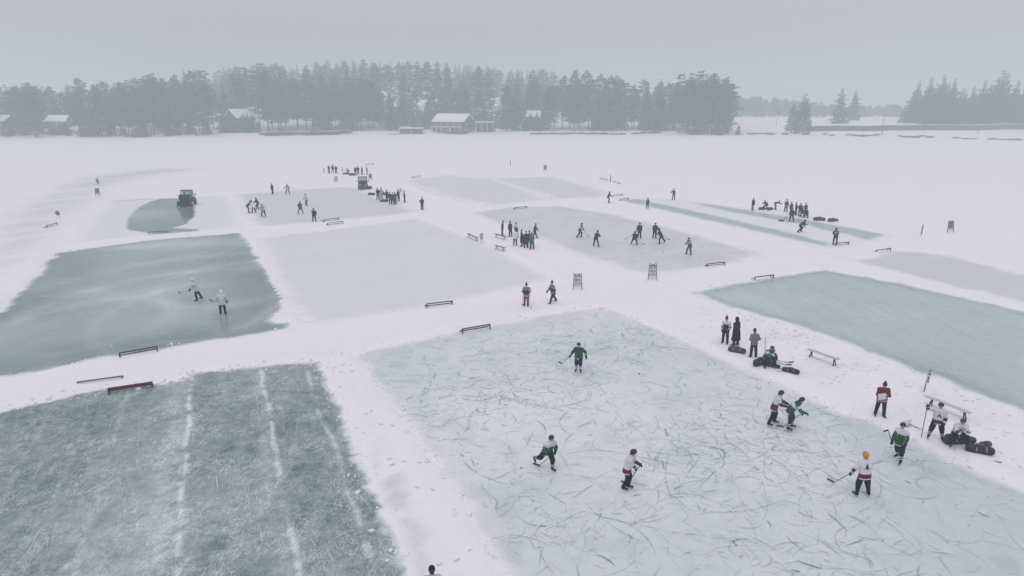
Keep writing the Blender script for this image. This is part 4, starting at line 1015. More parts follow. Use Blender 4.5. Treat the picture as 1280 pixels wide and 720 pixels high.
def strokes(wd_, hh, rows, seed):
    """rows of blocky illegible hand-painted letter strokes"""
    rn = random.Random(seed); m = MB()
    for (zc, rh, n) in rows:
        cw = wd_/n
        for i in range(n):
            x = -wd_/2+cw*(i+.5); t = cw*.26
            for k in rn.sample(range(5), 3):
                if k == 0: m.box((x-cw*.3, 0, zc), (t, .006, rh))
                elif k == 1: m.box((x+cw*.26, .0002, zc), (t, .0064, rh))
                elif k == 2: m.box((x, .0004, zc+rh*.4), (cw*.8, .0068, rh*.22))
                elif k == 3: m.box((x, .0006, zc), (cw*.7, .0072, rh*.2))
                else: m.box((x, .0008, zc-rh*.4), (cw*.8, .0076, rh*.22))
    return m
def easel(px, py, label, yaw=0, s=1.0, dark=False, sticks=False, lean=8, tilt=0):
    x, y = G(px, py); r = empty('sign_board', (x, y, gz(x, y)-.01), R(yaw)); r.scale = (s,)*3; r.rotation_euler[0] = -R(lean); r.rotation_euler[1] = R(tilt)
    for q in (-1, 1): MB().bar((q*.38, 0, 0), (q*.30, 0, 1.42), .05, .05).build('leg', M['post'], r)
    MB().box((0, .028, .98), (.62, .02, .82)).build('panel', M['board_dark' if dark else 'board'], r, .004)
    MB().box((0, -.028, .54), (.70, .03, .05)).build('rail', M['post'], r)
    MB().box((0, .03, .36), (.66, .018, .28)).build('lower_panel', M['board'], r, .004)
    L = strokes(.44, .8, ((1.16, .24, 2), (.80, .20, 3)), int(px)).build('lettering', M['ink'], r); L.location = (0, .012, 0)
    if sticks:
        for q in (-1, 1):
            c = MB().bar((-q*.26, -.045-.008*q, 1.22), (q*.30, -.045-.008*q, 1.52), .035, .03).bar((q*.30, -.045-.008*q, 1.52), (q*.38, -.045-.008*q, 1.60), .07, .03)
            c.build('crossed_stick', M['shaft'], r)
    return tag(r, label, 'sign', 'sign boards at the rinks')
easel(722, 363, 'pale sign board with dark lettering and crossbar on the snow junction', 4)
easel(815.5, 352, 'sign board with crossed sticks on top by the rink of dark skaters', -2, 1.02, False, True, 6)
easel(681.5, 214.5, 'small dark sign board alone on the far snow field', 0, 1.0, True)
easel(1188, 291.5, 'grey sign board on the open snow at the far right', 6, 1.05, True)
easel(122, 246, 'grey sign board standing on the left snow track', 6, 1.0, True)
easel(420, 229, 'faint sign board behind the far pale rink', 0, .95, False)
easel(463, 226, 'faint grey sign board right behind the green utility vehicle', 0, .95, True)
def post_sign(px, py, label, hp=.48, hpan=.85, wp=.30, yaw=0, tilt=0, dark=False, seed=0):
    x, y = G(px, py); r = empty('post_sign', (x, y, gz(x, y)-.03), R(yaw)); r.rotation_euler[1] = R(tilt)
    MB().box((0, 0, (hp+hpan)/2), (.045, .045, hp+hpan)).build('post', M['post'], r)
    MB().box((0, -.034, hp+hpan/2), (wp, .02, hpan)).build('panel', M['board_dark' if dark else 'board'], r, .003)
    L = strokes(wp*.86, hpan, [(hp+hpan*(.86-.24*i), hpan*.17, 1 if wp < .25 else 2) for i in range(4)], seed or int(px)).build('lettering', M['ink'], r); L.location = (0, -.046, 0)
    return tag(r, label, 'sign', 'sign posts on the snow')
post_sign(1154.5, 491, 'narrow white post sign with stacked dark letters behind the long bench', .5, .86, .30, 25, 9)
post_sign(602, 303.5, 'small post sign with dark square letters beside the pale bench', .40, .72, .42, 0, 0)
post_sign(501, 243.5, 'tiny post sign rising behind the dense cluster of spectators', .5, .6, .4, 0, 0)
post_sign(1150.5, 296.5, 'narrow dark post sign at the right end of the cleared strips', .25, 1.15, .24, 30, 4, True)
post_sign(123.5, 232, 'small dark post sign behind the grey board on the left track', .4, .9, .4, 30, -8, True)
post_sign(76, 272.5, 'tilted dark post sign beside the grey goal on the left track', .45, .55, .5, 10, -24, True)
def marker(px, py, h, label):
    x, y = G(px, py); r = empty('marker_post', (x, y, gz(x, y)-.02))
    MB().tube((0, 0, 0), (0, 0, h), .10, .09, 10).build('post', M['post'], r); MB().tube((0, 0, h), (0, 0, h+.05), .11, .05, 10).build('cap', M['ink'], r)
    return tag(r, label, 'post', 'slim marker posts on the far snow')
marker(763, 227.5, 1.3, 'slim dark marker post on the far snow above the cleared strips'); marker(638, 207, 1.2, 'slim faint marker post far behind the snowed-over rinks')
marker(405, 216, 1.0, 'slim marker post left of the farthest spectators'); marker(428, 215, 1.0, 'slim marker post between the huddled trio and the crouching figure')
# bags
BAGS = {}
def bag(px, py, L, yaw, mat, label, group='gear bags on the snow', hgt=1.0, at=None, h0=0):
    k = 'duffel'
    if k not in BAGS:
        s = SDF(.022); s.cap((-.36, 0, .15), (.36, 0, .15), .17, .155, 0); s.cap((-.3, .06, .12), (.28, .05, .12), .15, .15, .06); s.cap((-.2, -.02, .24), (.1, .02, .27), .10, .09, .08); s.cap((.33, 0, .1), (.38, .05, .1), .12, .1, .05); s.cap((-.34, .1, .2), (-.22, .16, .1), .09, .12, .04); s.cap((.12, -.12, .2), (.28, -.1, .22), .07, .06, .03); s.cap((-.05, .12, .26), (.06, .16, .18), .06, .08, .03)
        s.plane((0, 0, 0), (0, 0, -1)); body = s.mesh('bag')[0]
        st = []
        for q in (-.17, .17):
            m = MB(); pts = [(q, .20*math.cos(t), .13+.19*math.sin(t)) for t in [i*math.pi/10-.1 for i in range(11)]]
            for a, b in zip(pts, pts[1:]): m.bar(a, b, .04, .016)
            st.append(m)
        h = MB(); pts = [(.16*math.cos(t), .02, .29+.09*math.sin(t)) for t in [i*math.pi/7 for i in range(8)]]
        for a, b in zip(pts, pts[1:]): h.bar(a, b, .025, .015)
        z = MB().bar((-.30, .0, .325), (.28, .0, .31), .014, .012)
        BAGS[k] = (body, st, h, z)
    x, y = at or G(px, py); o = bpy.data.objects.new('gear_bag', BAGS[k][0]); COL.objects.link(o)
    if not BAGS[k][0].materials: BAGS[k][0].materials.append(M['bag'])
    o.material_slots[0].link = 'OBJECT'; o.material_slots[0].material = M[mat]
    o.location = (x, y, gz(x, y)-.01+h0); o.rotation_euler[2] = R(yaw); o.scale = (L, L, L*hgt)
    for m in BAGS[k][1]: m.build('strap', M['bag_trim'], o)
    BAGS[k][2].build('handle', M['bag_trim'], o)
    return tag(o, label, 'bag', group)
bag(921, 443, 1.05, -28, 'bag_navy', 'navy duffel bag lying in front of the long black coat')
bag(988, 468, .95, -30, 'bag', 'black equipment bag lying apart below the loose sticks')
bag(1224, 569, 1.1, -20, 'bag', 'bulky black gear bag right of the seated maroon player'); bag(1229, 562, .9, 25, 'bag', 'black gear bag slumped behind the bulkier one')
bag(1203, 553.5, 1.0, -28, 'bag_navy', 'dark bag pushed behind the seated maroon player')
bag(1194, 557.5, 1.15, 10, 'bag', 'black bag the seated maroon player sits on', hgt=1.35); bag(957, 457.5, 1.15, 15, 'bag', 'black bag the seated green player sits on', hgt=1.35)
bag(949.5, 459, 1.0, 30, 'bag', 'dark bag on the left of the seated green player', hgt=1.3); bag(966, 461, .8, -35, 'bag', 'small dark bag on the right of the seated green player')
bag(432, 218.3, 1.2, 5, 'bag', 'dark bag left of the far crouching figure'); bag(440.5, 219.8, 1.5, 0, 'bag', 'dark bag right of the far crouching figure'); bag(464.5, 244, 1.3, -10, 'bag', 'small black bag lying alone below the green utility vehicle')
bag(480, 252.5, 1.2, 10, 'bag', 'dark bag among the dense cluster of spectators'); bag(953, 262.5, 1.2, 5, 'bag', 'dark bag left of the far kneeling figure'); bag(962.5, 263.5, 1.1, 20, 'bag', 'dark bag between the kneeling and the bent figure')
bag(1024, 276, 1.5, -8, 'bag', 'long dark bag mound right of the far cluster'); bag(1041, 277.5, 1.3, -5, 'bag', 'dark bag with pale trim at the right end of the far cluster')
# loose sticks, shovel, puck
def pt(px, py, z): x, y = G(px, py, z); return Vector((x, y, z))
make_stick(pt(968, 450, .25), pt(986, 453, .12), M['shaft_wood'], 'upper loose stick beside the seated green player', 'loose sticks')
make_stick(pt(966, 452, .22), pt(983, 456, .11), M['shaft'], 'lower loose stick beside the seated green player', 'loose sticks')
make_stick(W(957, 424, 39.2), pt(955.5, 449, .1), M['post'], 'stick planted upright behind the seated green player', 'loose sticks')
make_stick(pt(1222, 572, .1), pt(1241, 577, .1), M['shaft'], 'stick sticking out from under the bulky black gear bag', 'loose sticks')
make_stick(pt(976, 461, .1), pt(985, 465, .1), M['post'], 'pale stick lying between two bags', 'loose sticks')
make_stick(W(654.5, 359, 49.4), W(652.5, 381, 49.4), M['post'], 'pale stick carried on the left by the person in red trousers', 'sticks carried over the junction')
make_stick(W(663.5, 361, 49.4), W(663, 384, 49.0), M['board'], 'pale stick carried on the right by the person in red trousers', 'sticks carried over the junction')
def shovel(a, b, mat, label):
    a, b = Vector(a), Vector(b); r = empty('snow_shovel', b); d = b-a; hd = math.atan2(d.y, d.x)
    MB().tube(a-b, (0, 0, .12), .02, .02, 8).build('handle', M['shaft'], r)
    m = MB(); q = Matrix.Rotation(hd, 3, 'Z') @ Matrix.Rotation(.5, 3, 'Y')
    for i in range(5):
        t = -.16+.08*i; m.box(q @ Vector((-.06+abs(t)*.5*.3+.16, t*1.9, .02))+Vector((0, 0, .16)), (.36, .155, .018), q @ Matrix.Rotation(t*1.2, 3, 'X'))
    m.build('blade', mat, r)
    return tag(r, label, 'snow shovel')
shovel(pt(1157, 539, .08), pt(1136, 533, .10), M['plastic_white'], 'snow shovel with white scoop lying behind the green jersey player')
shovel(W(987, 269.5, 90.2), pt(977, 276.5, .03), M['bag'], 'dark snow shovel pushed by the figure in front of the far cluster')
pk = MB().tube((0, 0, 0), (0, 0, .03), .045, .045, 16).build('puck', M['rubber']); x, y = G(799, 468); pk.location = (x, y, .03); tag(pk, 'black puck alone on the ice of the marked rink', 'puck')
# utility vehicles
def utv(px, py, yaw, mat, label, plow):
    x, y = G(px, py); r = empty('utility_vehicle', (x, y, gz(x, y)-.01), R(yaw)); r.scale = (1.0, 1.12, 1.08 if plow else 1.15); b = M[mat]; f = M['utv_frame']
    # drives along +X
    m = MB(); m.prism([(-1.45, .42), (1.35, .42), (1.42, .62), (1.30, .92), (.62, 1.02), (.50, .62), (-.45, .62), (-.5, .95), (-1.45, .95)], -.66, .66); m.build('body', b, r, .02)
    MB().box((-.98, 0, 1.05 if plow else 1.20), (.98, 1.46, .22 if plow else .52)).build('cargo_box', b, r, .015)
    for q in (-1, 1):
        MB().bar((.58, q*.70, .98), (.22, q*.66, 1.90), .07, .07).bar((-.48, q*.70, .95), (-.42, q*.66, 1.90), .07, .07).bar((.22, q*.66, 1.90), (-.42, q*.66, 1.90), .07, .07).build('roll_bar', f, r)
        MB().box((.06, q*.69, .72), (.80, .05, .40)).build('door', b, r, .01)
        MB().tube((1.37, q*.46, .76), (1.43, q*.46, .75), .11, .10, 14).build('headlight', M['lamp_glass'], r)
        MB().bar((.52, q*.72, 1.2), (.56, q*.92, 1.3), .03, .03).box((.56, q*.95, 1.34), (.05, .14, .2)).build('mirror', f, r)
    MB().bar((.22, -.66, 1.90), (.22, .66, 1.90), .06, .06).bar((-.42, -.66, 1.90), (-.42, .66, 1.90), .06, .06).bar((-.47, -.66, 1.25), (-.47, .66, 1.25), .06, .06).build('cross_bar', f, r)
    MB().box((-.10, 0, 1.965), (.86, 1.48, .06)).build('roof', b, r, .02)
    w_ = MB().bar((.565, 0, 1.04), (.26, 0, 1.84), 1.22, .012).build('windshield', M['glass'], r)
    for q in (-.32, .32):
        MB().box((-.12, q, .74), (.48, .50, .16)).box((-.36, q, 1.05), (.12, .50, .55)).build('seat', M['bag'], r, .03)
    MB().tube((.42, -.32, 1.08), (.38, -.32, 1.12), .17, .17, 14).build('steering_wheel', f, r)
    for qx in (-.98, .98):
        for q in (-1, 1):
            wl = empty('wheel', (qx, q*.66, .33)); wl.parent = r
            MB().tube((0, -.13, 0), (0, .13, 0), .33, .33, 18).build('tyre', M['rubber'], wl, .03); MB().tube((0, q*.09, 0), (0, q*.14, 0), .18, .17, 14).build('rim', M['steel'], wl)
    if plow:
        m = MB(); 
        for i in range(5):
            a, b2 = -1.0+i*.25, -1.0+(i+1)*.25
            m.bar((1.95-.10*math.sin(i/4*3.14), 0, .06+i*.11), (1.95-.10*math.sin((i+1)/4*3.14), 0, .06+(i+1)*.11), 2.05, .04)
        o = m.build('plow_blade', M['plow'], r); o.rotation_euler[2] = R(12); MB().bar((1.3, -.3, .4), (1.9, -.3, .25), .07, .07).bar((1.3, .3, .4), (1.9, .3, .25), .07, .07).build('plow_arm', f, r)
    else:
        MB().box((-1.78, 0, .42), (.42, 1.75, .55)).build('water_tank', M['utv_dark'], r, .04); MB().tube((-2.0, -1.0, .14), (-2.0, 1.0, .14), .08, .08, 10).build('spreader_bar', f, r)
        MB().tube((-1.5, -.95, .7), (-1.2, -.95, .75), .14, .14, 10).build('hose_reel', f, r)
    return tag(r, label, 'utility vehicle')
utv(235.5, 256, 97, 'utv_dark', 'dark utility vehicle flooding the small ice pool, seen from behind', False)
utv(454, 236.5, -78, 'utv_green', 'green utility vehicle with snow plow beside the far spectators', True)
# driver in the dark vehicle
r, P = person(0, 0, dict(SIT, lean=4, aL=(40, 10, 40, 10), aR=(40, 10, 40, 10)), 97, 'jacket', 'red', 'trousers', 'black', 'beanie', 'black', 'boot', at=G(233, 254.5), label='driver in dull red jacket sitting in the dark utility vehicle')
r.location.z += .30
#@@P2@@
# ------------------------------------------------------------------ far shore
SP = [(-1000, 300)]+[G(*p) for p in ((0, 173.3), (160, 172), (320, 170.5), (440, 168.5), (570, 168), (700, 168.3), (850, 168.6), (930, 169.5), (1010, 170), (1120, 172.5), (1280, 176))]+[(1200, 290)]
SX = np.array([p[0] for p in SP]); SY = np.array([p[1] for p in SP])
def shy(x): return np.interp(x, SX, SY)
AX = np.array([-600, -291, -200, -150, -110, -60, 0, 54, 95, 118, 132, 800]); AV = np.array([3, 4, 7, 13, 17, 17, 13, 8, 6, 3, 1.2, 1.2])
def terr(x, y):
    x = np.asarray(x, float); y = np.asarray(y, float); d = y-shy(x)
    h = -.6+.6*sst(-5, 0, d)+1.3*sst(0, 9, d+(fbm(x*.07, y*.07, 91)-.5)*6)+np.interp(x, AX, AV)*sst(14, 125, d)+(fbm(x*.03, y*.03, 92)-.5)*2.2*sst(5, 40, d)
    h = h+np.interp(640+830*x/np.maximum(y, 1), [120, 300, 400, 520, 640, 760, 880], [0, 9, 14, 14, 10, 4, 0])*sst(110, 300, d)
    return h+2.2*sst(130, 145, x)*sst(384, 389, y)
tx = np.arange(-520, 620, 6.0); ty = np.concatenate([np.arange(280, 420, 2.5), np.arange(420, 900, 12.0)])
X, Y = np.meshgrid(tx, ty); I = np.arange(X.size).reshape(X.shape)
F = np.stack([I[:-1, :-1], I[:-1, 1:], I[1:, 1:], I[1:, :-1]], -1).reshape(-1, 4)
tag(link('shore_hill', mesh_np('shore_hill', np.stack([X.ravel(), Y.ravel(), terr(X, Y).ravel()], 1), F), None, [M['roof_snow']]), 'snowy wooded hill rising behind the frozen lake', 'hill', kind='structure')
def th(x, y): return float(terr(x, y))
def at_px(px, off):                            # point `off` metres behind the shore in direction px
    y = 330.0
    for _ in range(12):
        a, b, c = ray(px, 150); x = a/b*y; y = float(shy(x))+off
    return a/b*y, y

# ---- tree meshes (unit: metres at natural size)
def leaf_quads(C, D, L, Wd, rn):
    """C centres, D directions: small ragged needle sprays as quads"""
    n = len(C); D = D/np.linalg.norm(D, axis=1)[:, None]
    S = np.cross(D, rn.normal(size=(n, 3))); S /= np.linalg.norm(S, axis=1)[:, None]
    L = L[:, None]; Wd = Wd[:, None]
    return np.stack([C-D*L*.5-S*Wd*.25, C-D*L*.1+S*Wd*.5, C+D*L*.55+S*Wd*.1, C-D*L*.05-S*Wd*.55], 1)
def tree_mesh(kind, seed):
    rn = np.random.default_rng(seed); Q = []; snow = []; tr = MB()
    H = {'pine': 24., 'spruce': 22., 'hemlock': 20., 'bare': 17., 'old_pine': 27.}[kind]
    lean = rn.normal(size=2)*.012*H
    ax = lambda z: np.array([lean[0]*(z/H)**2, lean[1]*(z/H)**2, z])
    if kind == 'bare':
        segs = []
        def grow(p, d, L, r, lv):
            q = p+d*L; segs.append((p, q, r, r*.68, lv))
            if lv >= 5: return
            n = 2 if lv < 1 else int(rn.integers(2, 4))
            for _ in range(n):
                nd_ = d+rn.normal(size=3)*(.42 if lv else .25); nd_[2] += .12; nd_ /= np.linalg.norm(nd_); grow(q, nd_, L*rn.uniform(.62, .82), r*.62, lv+1)
        grow(np.zeros(3), np.array([0, 0, 1.]), H*.24, .24, 0)
        cr = MB()
        for p, q, r0, r1, lv in segs: (tr if lv < 2 else cr).tube(p, q, max(r0, .05), max(r1, .05), 5 if lv < 2 else 3, False)
        return tr, cr, None, H
    tr.tube((0, 0, -.8), ax(H*.35), .30 if kind != 'spruce' else .24, .21, 8); tr.tube(ax(H*.35), ax(H*.7), .21, .11, 7); tr.tube(ax(H*.7), ax(H*.97), .11, .02, 6)
    base = {'pine': .20, 'old_pine': .30, 'spruce': .05, 'hemlock': .10}[kind]
    z = H*base; C = []; D = []; L = []; Wd = []
    while z < H*.985:
        t = (z/H-base)/(1-base)
        if kind == 'spruce': rad = (.21*H*(1-t)**.95+.05)*rn.uniform(.78, 1.12); nb = 7; dz = .72; droop = -.30+.6*t
        elif kind == 'hemlock': rad = .23*H*(1-t)**.7+.3; nb = 6; dz = .75; droop = -.12+.4*t
        elif kind == 'pine': rad = .165*H*(math.sin(math.pi*min(1, .26+.74*t))**.8)*(.65+.6*rn.random())+.15; nb = 5; dz = 1.05; droop = .08+.35*t
        else: rad = .19*H*(math.sin(math.pi*min(1, .22+.70*t))**.7)*(.45+.85*rn.random())+.3; nb = 4; dz = 1.45; droop = .10+.3*t
        a0 = rn.random()*6.28
        for k in range(nb):
            if rn.random() < (.12 if kind in ('spruce', 'hemlock') else .22): continue
            a = a0+6.28*k/nb+rn.normal()*.3; r = rad*rn.uniform(.7, 1.15); d = np.array([math.cos(a), math.sin(a), droop+rn.normal()*.1]); d /= np.linalg.norm(d)
            p0 = ax(z); n = max(5, int(r*(6.5 if kind in ('spruce', 'hemlock') else 8.5)))
            if kind in ('pine', 'old_pine') or r > 1.6: tr.tube(p0, p0+d*r*.8, .05, .02, 4, False)
            s = rn.uniform(.15 if kind == 'spruce' else .3, 1.0, n)**.75
            off = rn.normal(size=(n, 3))*(.14+.13*r)*np.array([1, 1, .45])*(.5+.5*s[:, None])
            c = p0+d*r*s[:, None]+off+np.array([0, 0, 1.0])*(-.10*r*s[:, None]**2 if kind != 'pine' else .05*r*s[:, None]**2)
            C.append(c); D.append(d*.8+rn.normal(size=(n, 3))*.45+np.array([0, 0, .15 if 'pine' in kind else -.15])); tp = 1 if 'pine' in kind else min(1, .45+1.6*(1-t)); L.append(rn.uniform(.55, 1.15, n)*(1.1 if 'pine' in kind else .95)*tp); Wd.append(rn.uniform(.35, .75, n)*tp)
            snow.append((rn.random(n) < (.09 if kind == 'hemlock' else .006)) & (off[:, 2] > 0))
        z += dz*rn.uniform(.8, 1.2)
    C = np.concatenate(C); D = np.concatenate(D); L = np.concatenate(L); Wd = np.concatenate(Wd)
    return tr, leaf_quads(C, D, L, Wd, rn), np.concatenate(snow), H
TREES = {}
def proto(kind, seed):
    if (kind, seed) in TREES: return TREES[(kind, seed)]
    tr, cr, sn, H = tree_mesh(kind, seed)
    r = empty('tree_proto'); t = tr.build('trunk', M['bark'] if kind != 'bare' else M['bark_grey'], r, smooth=True)
    if kind == 'bare': c = cr.build('crown', M['twig'] if seed != 3 else M['twig_snow'], r)
    else:
        me = mesh_np('crown', cr.reshape(-1, 3), np.arange(len(cr)*4).reshape(-1, 4), False, sn.astype(np.int32))
        c = link('crown', me, r, [M['needle' if 'pine' in kind else 'needle2'], M['needle_snow']])
    TREES[(kind, seed)] = [r, H, 0]; return TREES[(kind, seed)]
def tree(kind, seed, x, y, h, label, group=None, wide=1.0, name=None):
    P = proto(kind, seed)
    r = P[0] if P[2] == 0 else copy_tree(P[0]); P[2] += 1
    r.name = name or dict(pine='pine_tree', old_pine='pine_tree', spruce='spruce_tree', hemlock='hemlock_tree', bare='bare_tree')[kind]
    k = h/P[1]; r.location = (x, y, th(x, y)-.1); r.rotation_euler = (0, 0, random.uniform(0, 6.28)); r.scale = (k*wide, k*wide, k)
    return tag(r, label, 'tree', group)
PTX = [-80, 0, 40, 60, 100, 130, 160, 200, 212, 240, 280, 300, 330, 370, 400, 450, 480, 520, 560, 600, 640, 680, 720, 740, 760, 790, 840, 860, 870, 880, 900, 915, 922]
PTY = [106, 105, 102, 104, 93, 92, 99, 87, 95, 82, 85, 81, 77, 80, 75, 73, 74, 76, 77, 80, 85, 85, 84, 89, 91, 94, 97, 93, 90, 91, 96, 104, 125]
FRX = [-80, 180, 200, 230, 240, 260, 290, 330, 350, 400, 440, 470, 510, 540, 600, 640, 700, 760, 920]; FRY = [104, 100, 88, 96, 84, 96, 90, 82, 98, 100, 94, 97, 108, 99, 106, 98, 94, 94, 88]
def ztop(px, py, y): return W(px, py, y).z
blocked = []                                   # (px0, px1, max offset): keep trees from hiding the houses
blocked += [(496, 624, 22), (274, 322, 24), (0, 18, 14), (60, 86, 16), (655, 680, 24), (330, 470, 12)]
def zone(px):
    return 'left end' if px < 190 else 'gabled house' if px < 345 else 'stone landing' if px < 500 else 'boathouse' if px < 640 else 'right half' if px < 820 else 'point'
ZL = {'left end': 'hazy pine in the woods at the left end of the far shore', 'gabled house': 'hazy pine in the woods around the gabled house', 'stone landing': 'hazy pine on the hill behind the low stone landing',
      'boathouse': 'hazy pine on the hill behind the boathouse', 'right half': 'hazy pine in the woods right of the boathouse', 'point': 'hazy pine in the woods at the right end of the wooded hill'}
n_t = 0
for row, (off, step, lo, hi) in enumerate(((5, 17, .74, 1.0), (17, 17, .72, 1.02), (34, 17, .80, 1.0), (66, 16, .84, 1.0), (150, 13, .88, 1.0), (270, 11, .92, 1.0))):
    px = -45+random.uniform(0, 10)
    while px < 916:
        o = off+random.uniform(-4, 6)+(11 if row < 2 and (340 < px < 485 or 645 < px < 860) else 0)
        skip = any(a-6 < px < b+6 and o < m for a, b, m in blocked) or (row >= 4 and (px < 150 or px > 700)) or (row == 5 and not 270 < px < 690) or (row == 0 and random.random() < .18)
        if not skip:
            x, y = at_px(px, o); cap = np.interp(px, PTX, PTY)
            if row < 3: cap = max(cap, np.interp(px, FRX, FRY))
            h = (ztop(px, cap, y)-th(x, y))*random.uniform(lo, hi); h = min(34, max(9, h))
            k = random.choices(('pine', 'old_pine', 'spruce', 'hemlock', 'bare'), (4.5, 1.6, 2.0, 1.0, .8 if row > 0 else .5) if row < 4 else (5, 0, 2.5, 1.5, .5))[0]
            if row < 2 and (340 < px < 485 or 645 < px < 860): k = random.choice(('pine', 'old_pine', 'pine', 'spruce'))
            if k == 'bare': h = min(h*.9, 20)
            z_ = zone(px); kn = {'spruce': 'spruce', 'bare': 'bare tree', 'hemlock': 'hemlock'}.get(k, 'pine')
            tree(k, random.choice((1, 2, 3, 4) if k == 'pine' else (1, 2)), x, y, h, ZL[z_].replace('pine', kn), 'trees of the wooded hill, '+z_, random.uniform(1.0, 1.35)*(22/max(h, 16))**.3); n_t += 1
        px += step*random.uniform(.75, 1.25)
# dark young growth on the slope under the canopy
px = 478
while px < 650:
    x, y = at_px(px, random.uniform(24, 52)); tree(random.choice(('hemlock', 'spruce')), random.choice((1, 2)), x, y, random.uniform(7, 12), 'dark evergreen low on the slope under the hazy canopy', 'low evergreens on the wooded slope', 1.5, 'young_evergreen'); px += random.uniform(4, 9)
# undergrowth: small young trees at the water's edge
px = -20
while px < 335:
    if not any(a-4 < px < b+4 for a, b, m in blocked if m > 10) and random.random() < .75:
        x, y = at_px(px, random.uniform(2, 7)); tree(random.choice(('hemlock', 'spruce')), 1, x, y, random.uniform(4, 11), 'small dark evergreen at the water edge under the tall pines of the far shore', 'young evergreens along the far shore', 1.4, 'young_evergreen')
    px += random.uniform(9, 22)
for a, b, off, tp in ((1, 17, 6, 153), (61, 86, 7, 154), (657, 681, 14, 141), (278, 290, 14, 143), (304, 324, 14, 143)):
    px = a
    while px < b:
        x, y = at_px(px, off+random.uniform(-2, 2)); tree(random.choice(('hemlock', 'spruce')), random.choice((1, 2)), x, y, max(3, (ztop(px, tp, y)-th(x, y))*random.uniform(.75, 1.15)), 'small dark evergreen screening the lower walls of a shore house', 'young evergreens in front of the shore houses', 1.5, 'young_evergreen'); px += random.uniform(4, 8)
for px, pt_, off, k, sd, wd_, lb in ((849, 92, 6, 'old_pine', 1, .8, 'ragged thin pine with open whorls left of the bushy point pair'), (860, 91, 9, 'old_pine', 2, .8, 'second ragged thin pine with open whorls near the wooded point'), (871, 88, 5, 'old_pine', 2, .95, 'tall open pine rising highest at the wooded point'),
        (875, 115, 2, 'hemlock', 2, 1.0, 'dense evergreen reaching the ice left of the gap at the point'), (886, 91, 8, 'pine', 3, 1.1, 'tall full pine beside the gap at the point'), (904, 97, 5, 'pine', 2, 1.2, 'broad dense pine at the end of the point'), (911, 104, 4, 'pine', 4, 1.15, 'outermost tall pine at the end of the point'), (900, 125, 2, 'hemlock', 1, 1.1, 'dense low evergreen under the outermost pines of the point'),
        (924, 154, 2, 'spruce', 1, 1.5, 'small bushy evergreen standing last on the point')):
    x, y = at_px(px, off); tree(k, sd, x, y, max(5, ztop(px, pt_, y)-th(x, y)), lb, None, wd_)
# right-hand shore
for px, pt_, off, k, sd, wd_, lb in ((1004, 117, 8, 'hemlock', 1, 1.05, 'tall snow-dusted hemlock alone in front of the stone wall'), (991, 128, 9, 'hemlock', 2, 1.0, 'shorter snow-dusted hemlock leaning against its taller neighbour'),
        (1049, 108, 85, 'spruce', 1, 1.35, 'dark pointed spruce alone behind the stone wall'), (1066, 111, 150, 'spruce', 2, 1.25, 'fainter spruce just right of the lone dark one'), (1105, 121, 6, 'bare', 3, .7, 'slim snowy bare tree in front of the stone wall'), (971, 130, 60, 'bare', 1, 1.0, 'round bare tree behind the snow left of the hemlocks'),
        (1225, 158, 5, 'bare', 2, .5, 'tiny bare sapling at the lake edge on the right')):
    x, y = at_px(px, off); tree(k, sd, x, y, max(4, ztop(px, pt_, y)-th(x, y)), lb, None, wd_)
RT = [(1128, 137), (1142, 100), (1150, 118), (1157, 95), (1166, 104), (1173, 92), (1180, 102), (1187, 98), (1199, 110), (1212, 106), (1223, 99), (1232, 104), (1245, 88), (1254, 106), (1264, 98), (1275, 106), (1284, 104), (1296, 98), (1308, 106)]
for i, (px, pt_) in enumerate(RT):
    x, y = at_px(px, 92+random.uniform(-3, 10)); nm = (RT[i-1][0] if i else 1105)
    tree('spruce' if i % 4 else 'hemlock', 1+i % 2, x, y, ztop(px, pt_, y)-th(x, y), 'pointed spruce in the dark stand behind the stone wall', 'spruces behind the stone wall', 1.25)
    x, y = at_px(px+random.uniform(-5, 5), 112+random.uniform(0, 14)); tree('spruce', 1+(i+1) % 2, x, y, (ztop(px, pt_+12, y)-th(x, y)), 'pointed spruce in the dark stand behind the stone wall', 'spruces behind the stone wall', 1.35)
for P in TREES.values():
    if P[2] == 0: bpy.data.objects.remove(P[0])
# far woods fading into the haze: one mass
V = []; n = 0; rn = np.random.default_rng(5)
for i in range(330):
    px = rn.uniform(880, 1290) if i < 270 else rn.uniform(-40, 300); y = rn.uniform(560, 680); a, b, c = ray(px, 150); x = a/b*y
    pt_ = np.interp(px, [-40, 300, 870, 925, 950, 1020, 1060, 1130, 1290], [110, 98, 116, 120, 121, 129, 132, 131, 114])+rn.uniform(0, 7); h = ztop(px, pt_, y)-th(x, y); m = 160
    s = rn.random(m)**.8; aa = rn.random(m)*6.28; rr = ((.16*h+2.2)*(1-s)**.6+.5)*rn.random(m)**.5
    C = np.stack([x+rr*np.cos(aa), y+rr*np.sin(aa), th(x, y)+.5+s*h], 1); V.append(leaf_quads(C, rn.normal(size=(m, 3))+np.array([0, 0, .6]), rn.uniform(1.2, 2.6, m), rn.uniform(.8, 1.8, m), rn))
V = np.concatenate(V)
tag(link('far_woods', mesh_np('far_woods', V.reshape(-1, 3), np.arange(len(V)*4).reshape(-1, 4), False), None, [M['needle']]), 'faint far woods fading into the haze behind the shore', 'woods', kind='stuff')

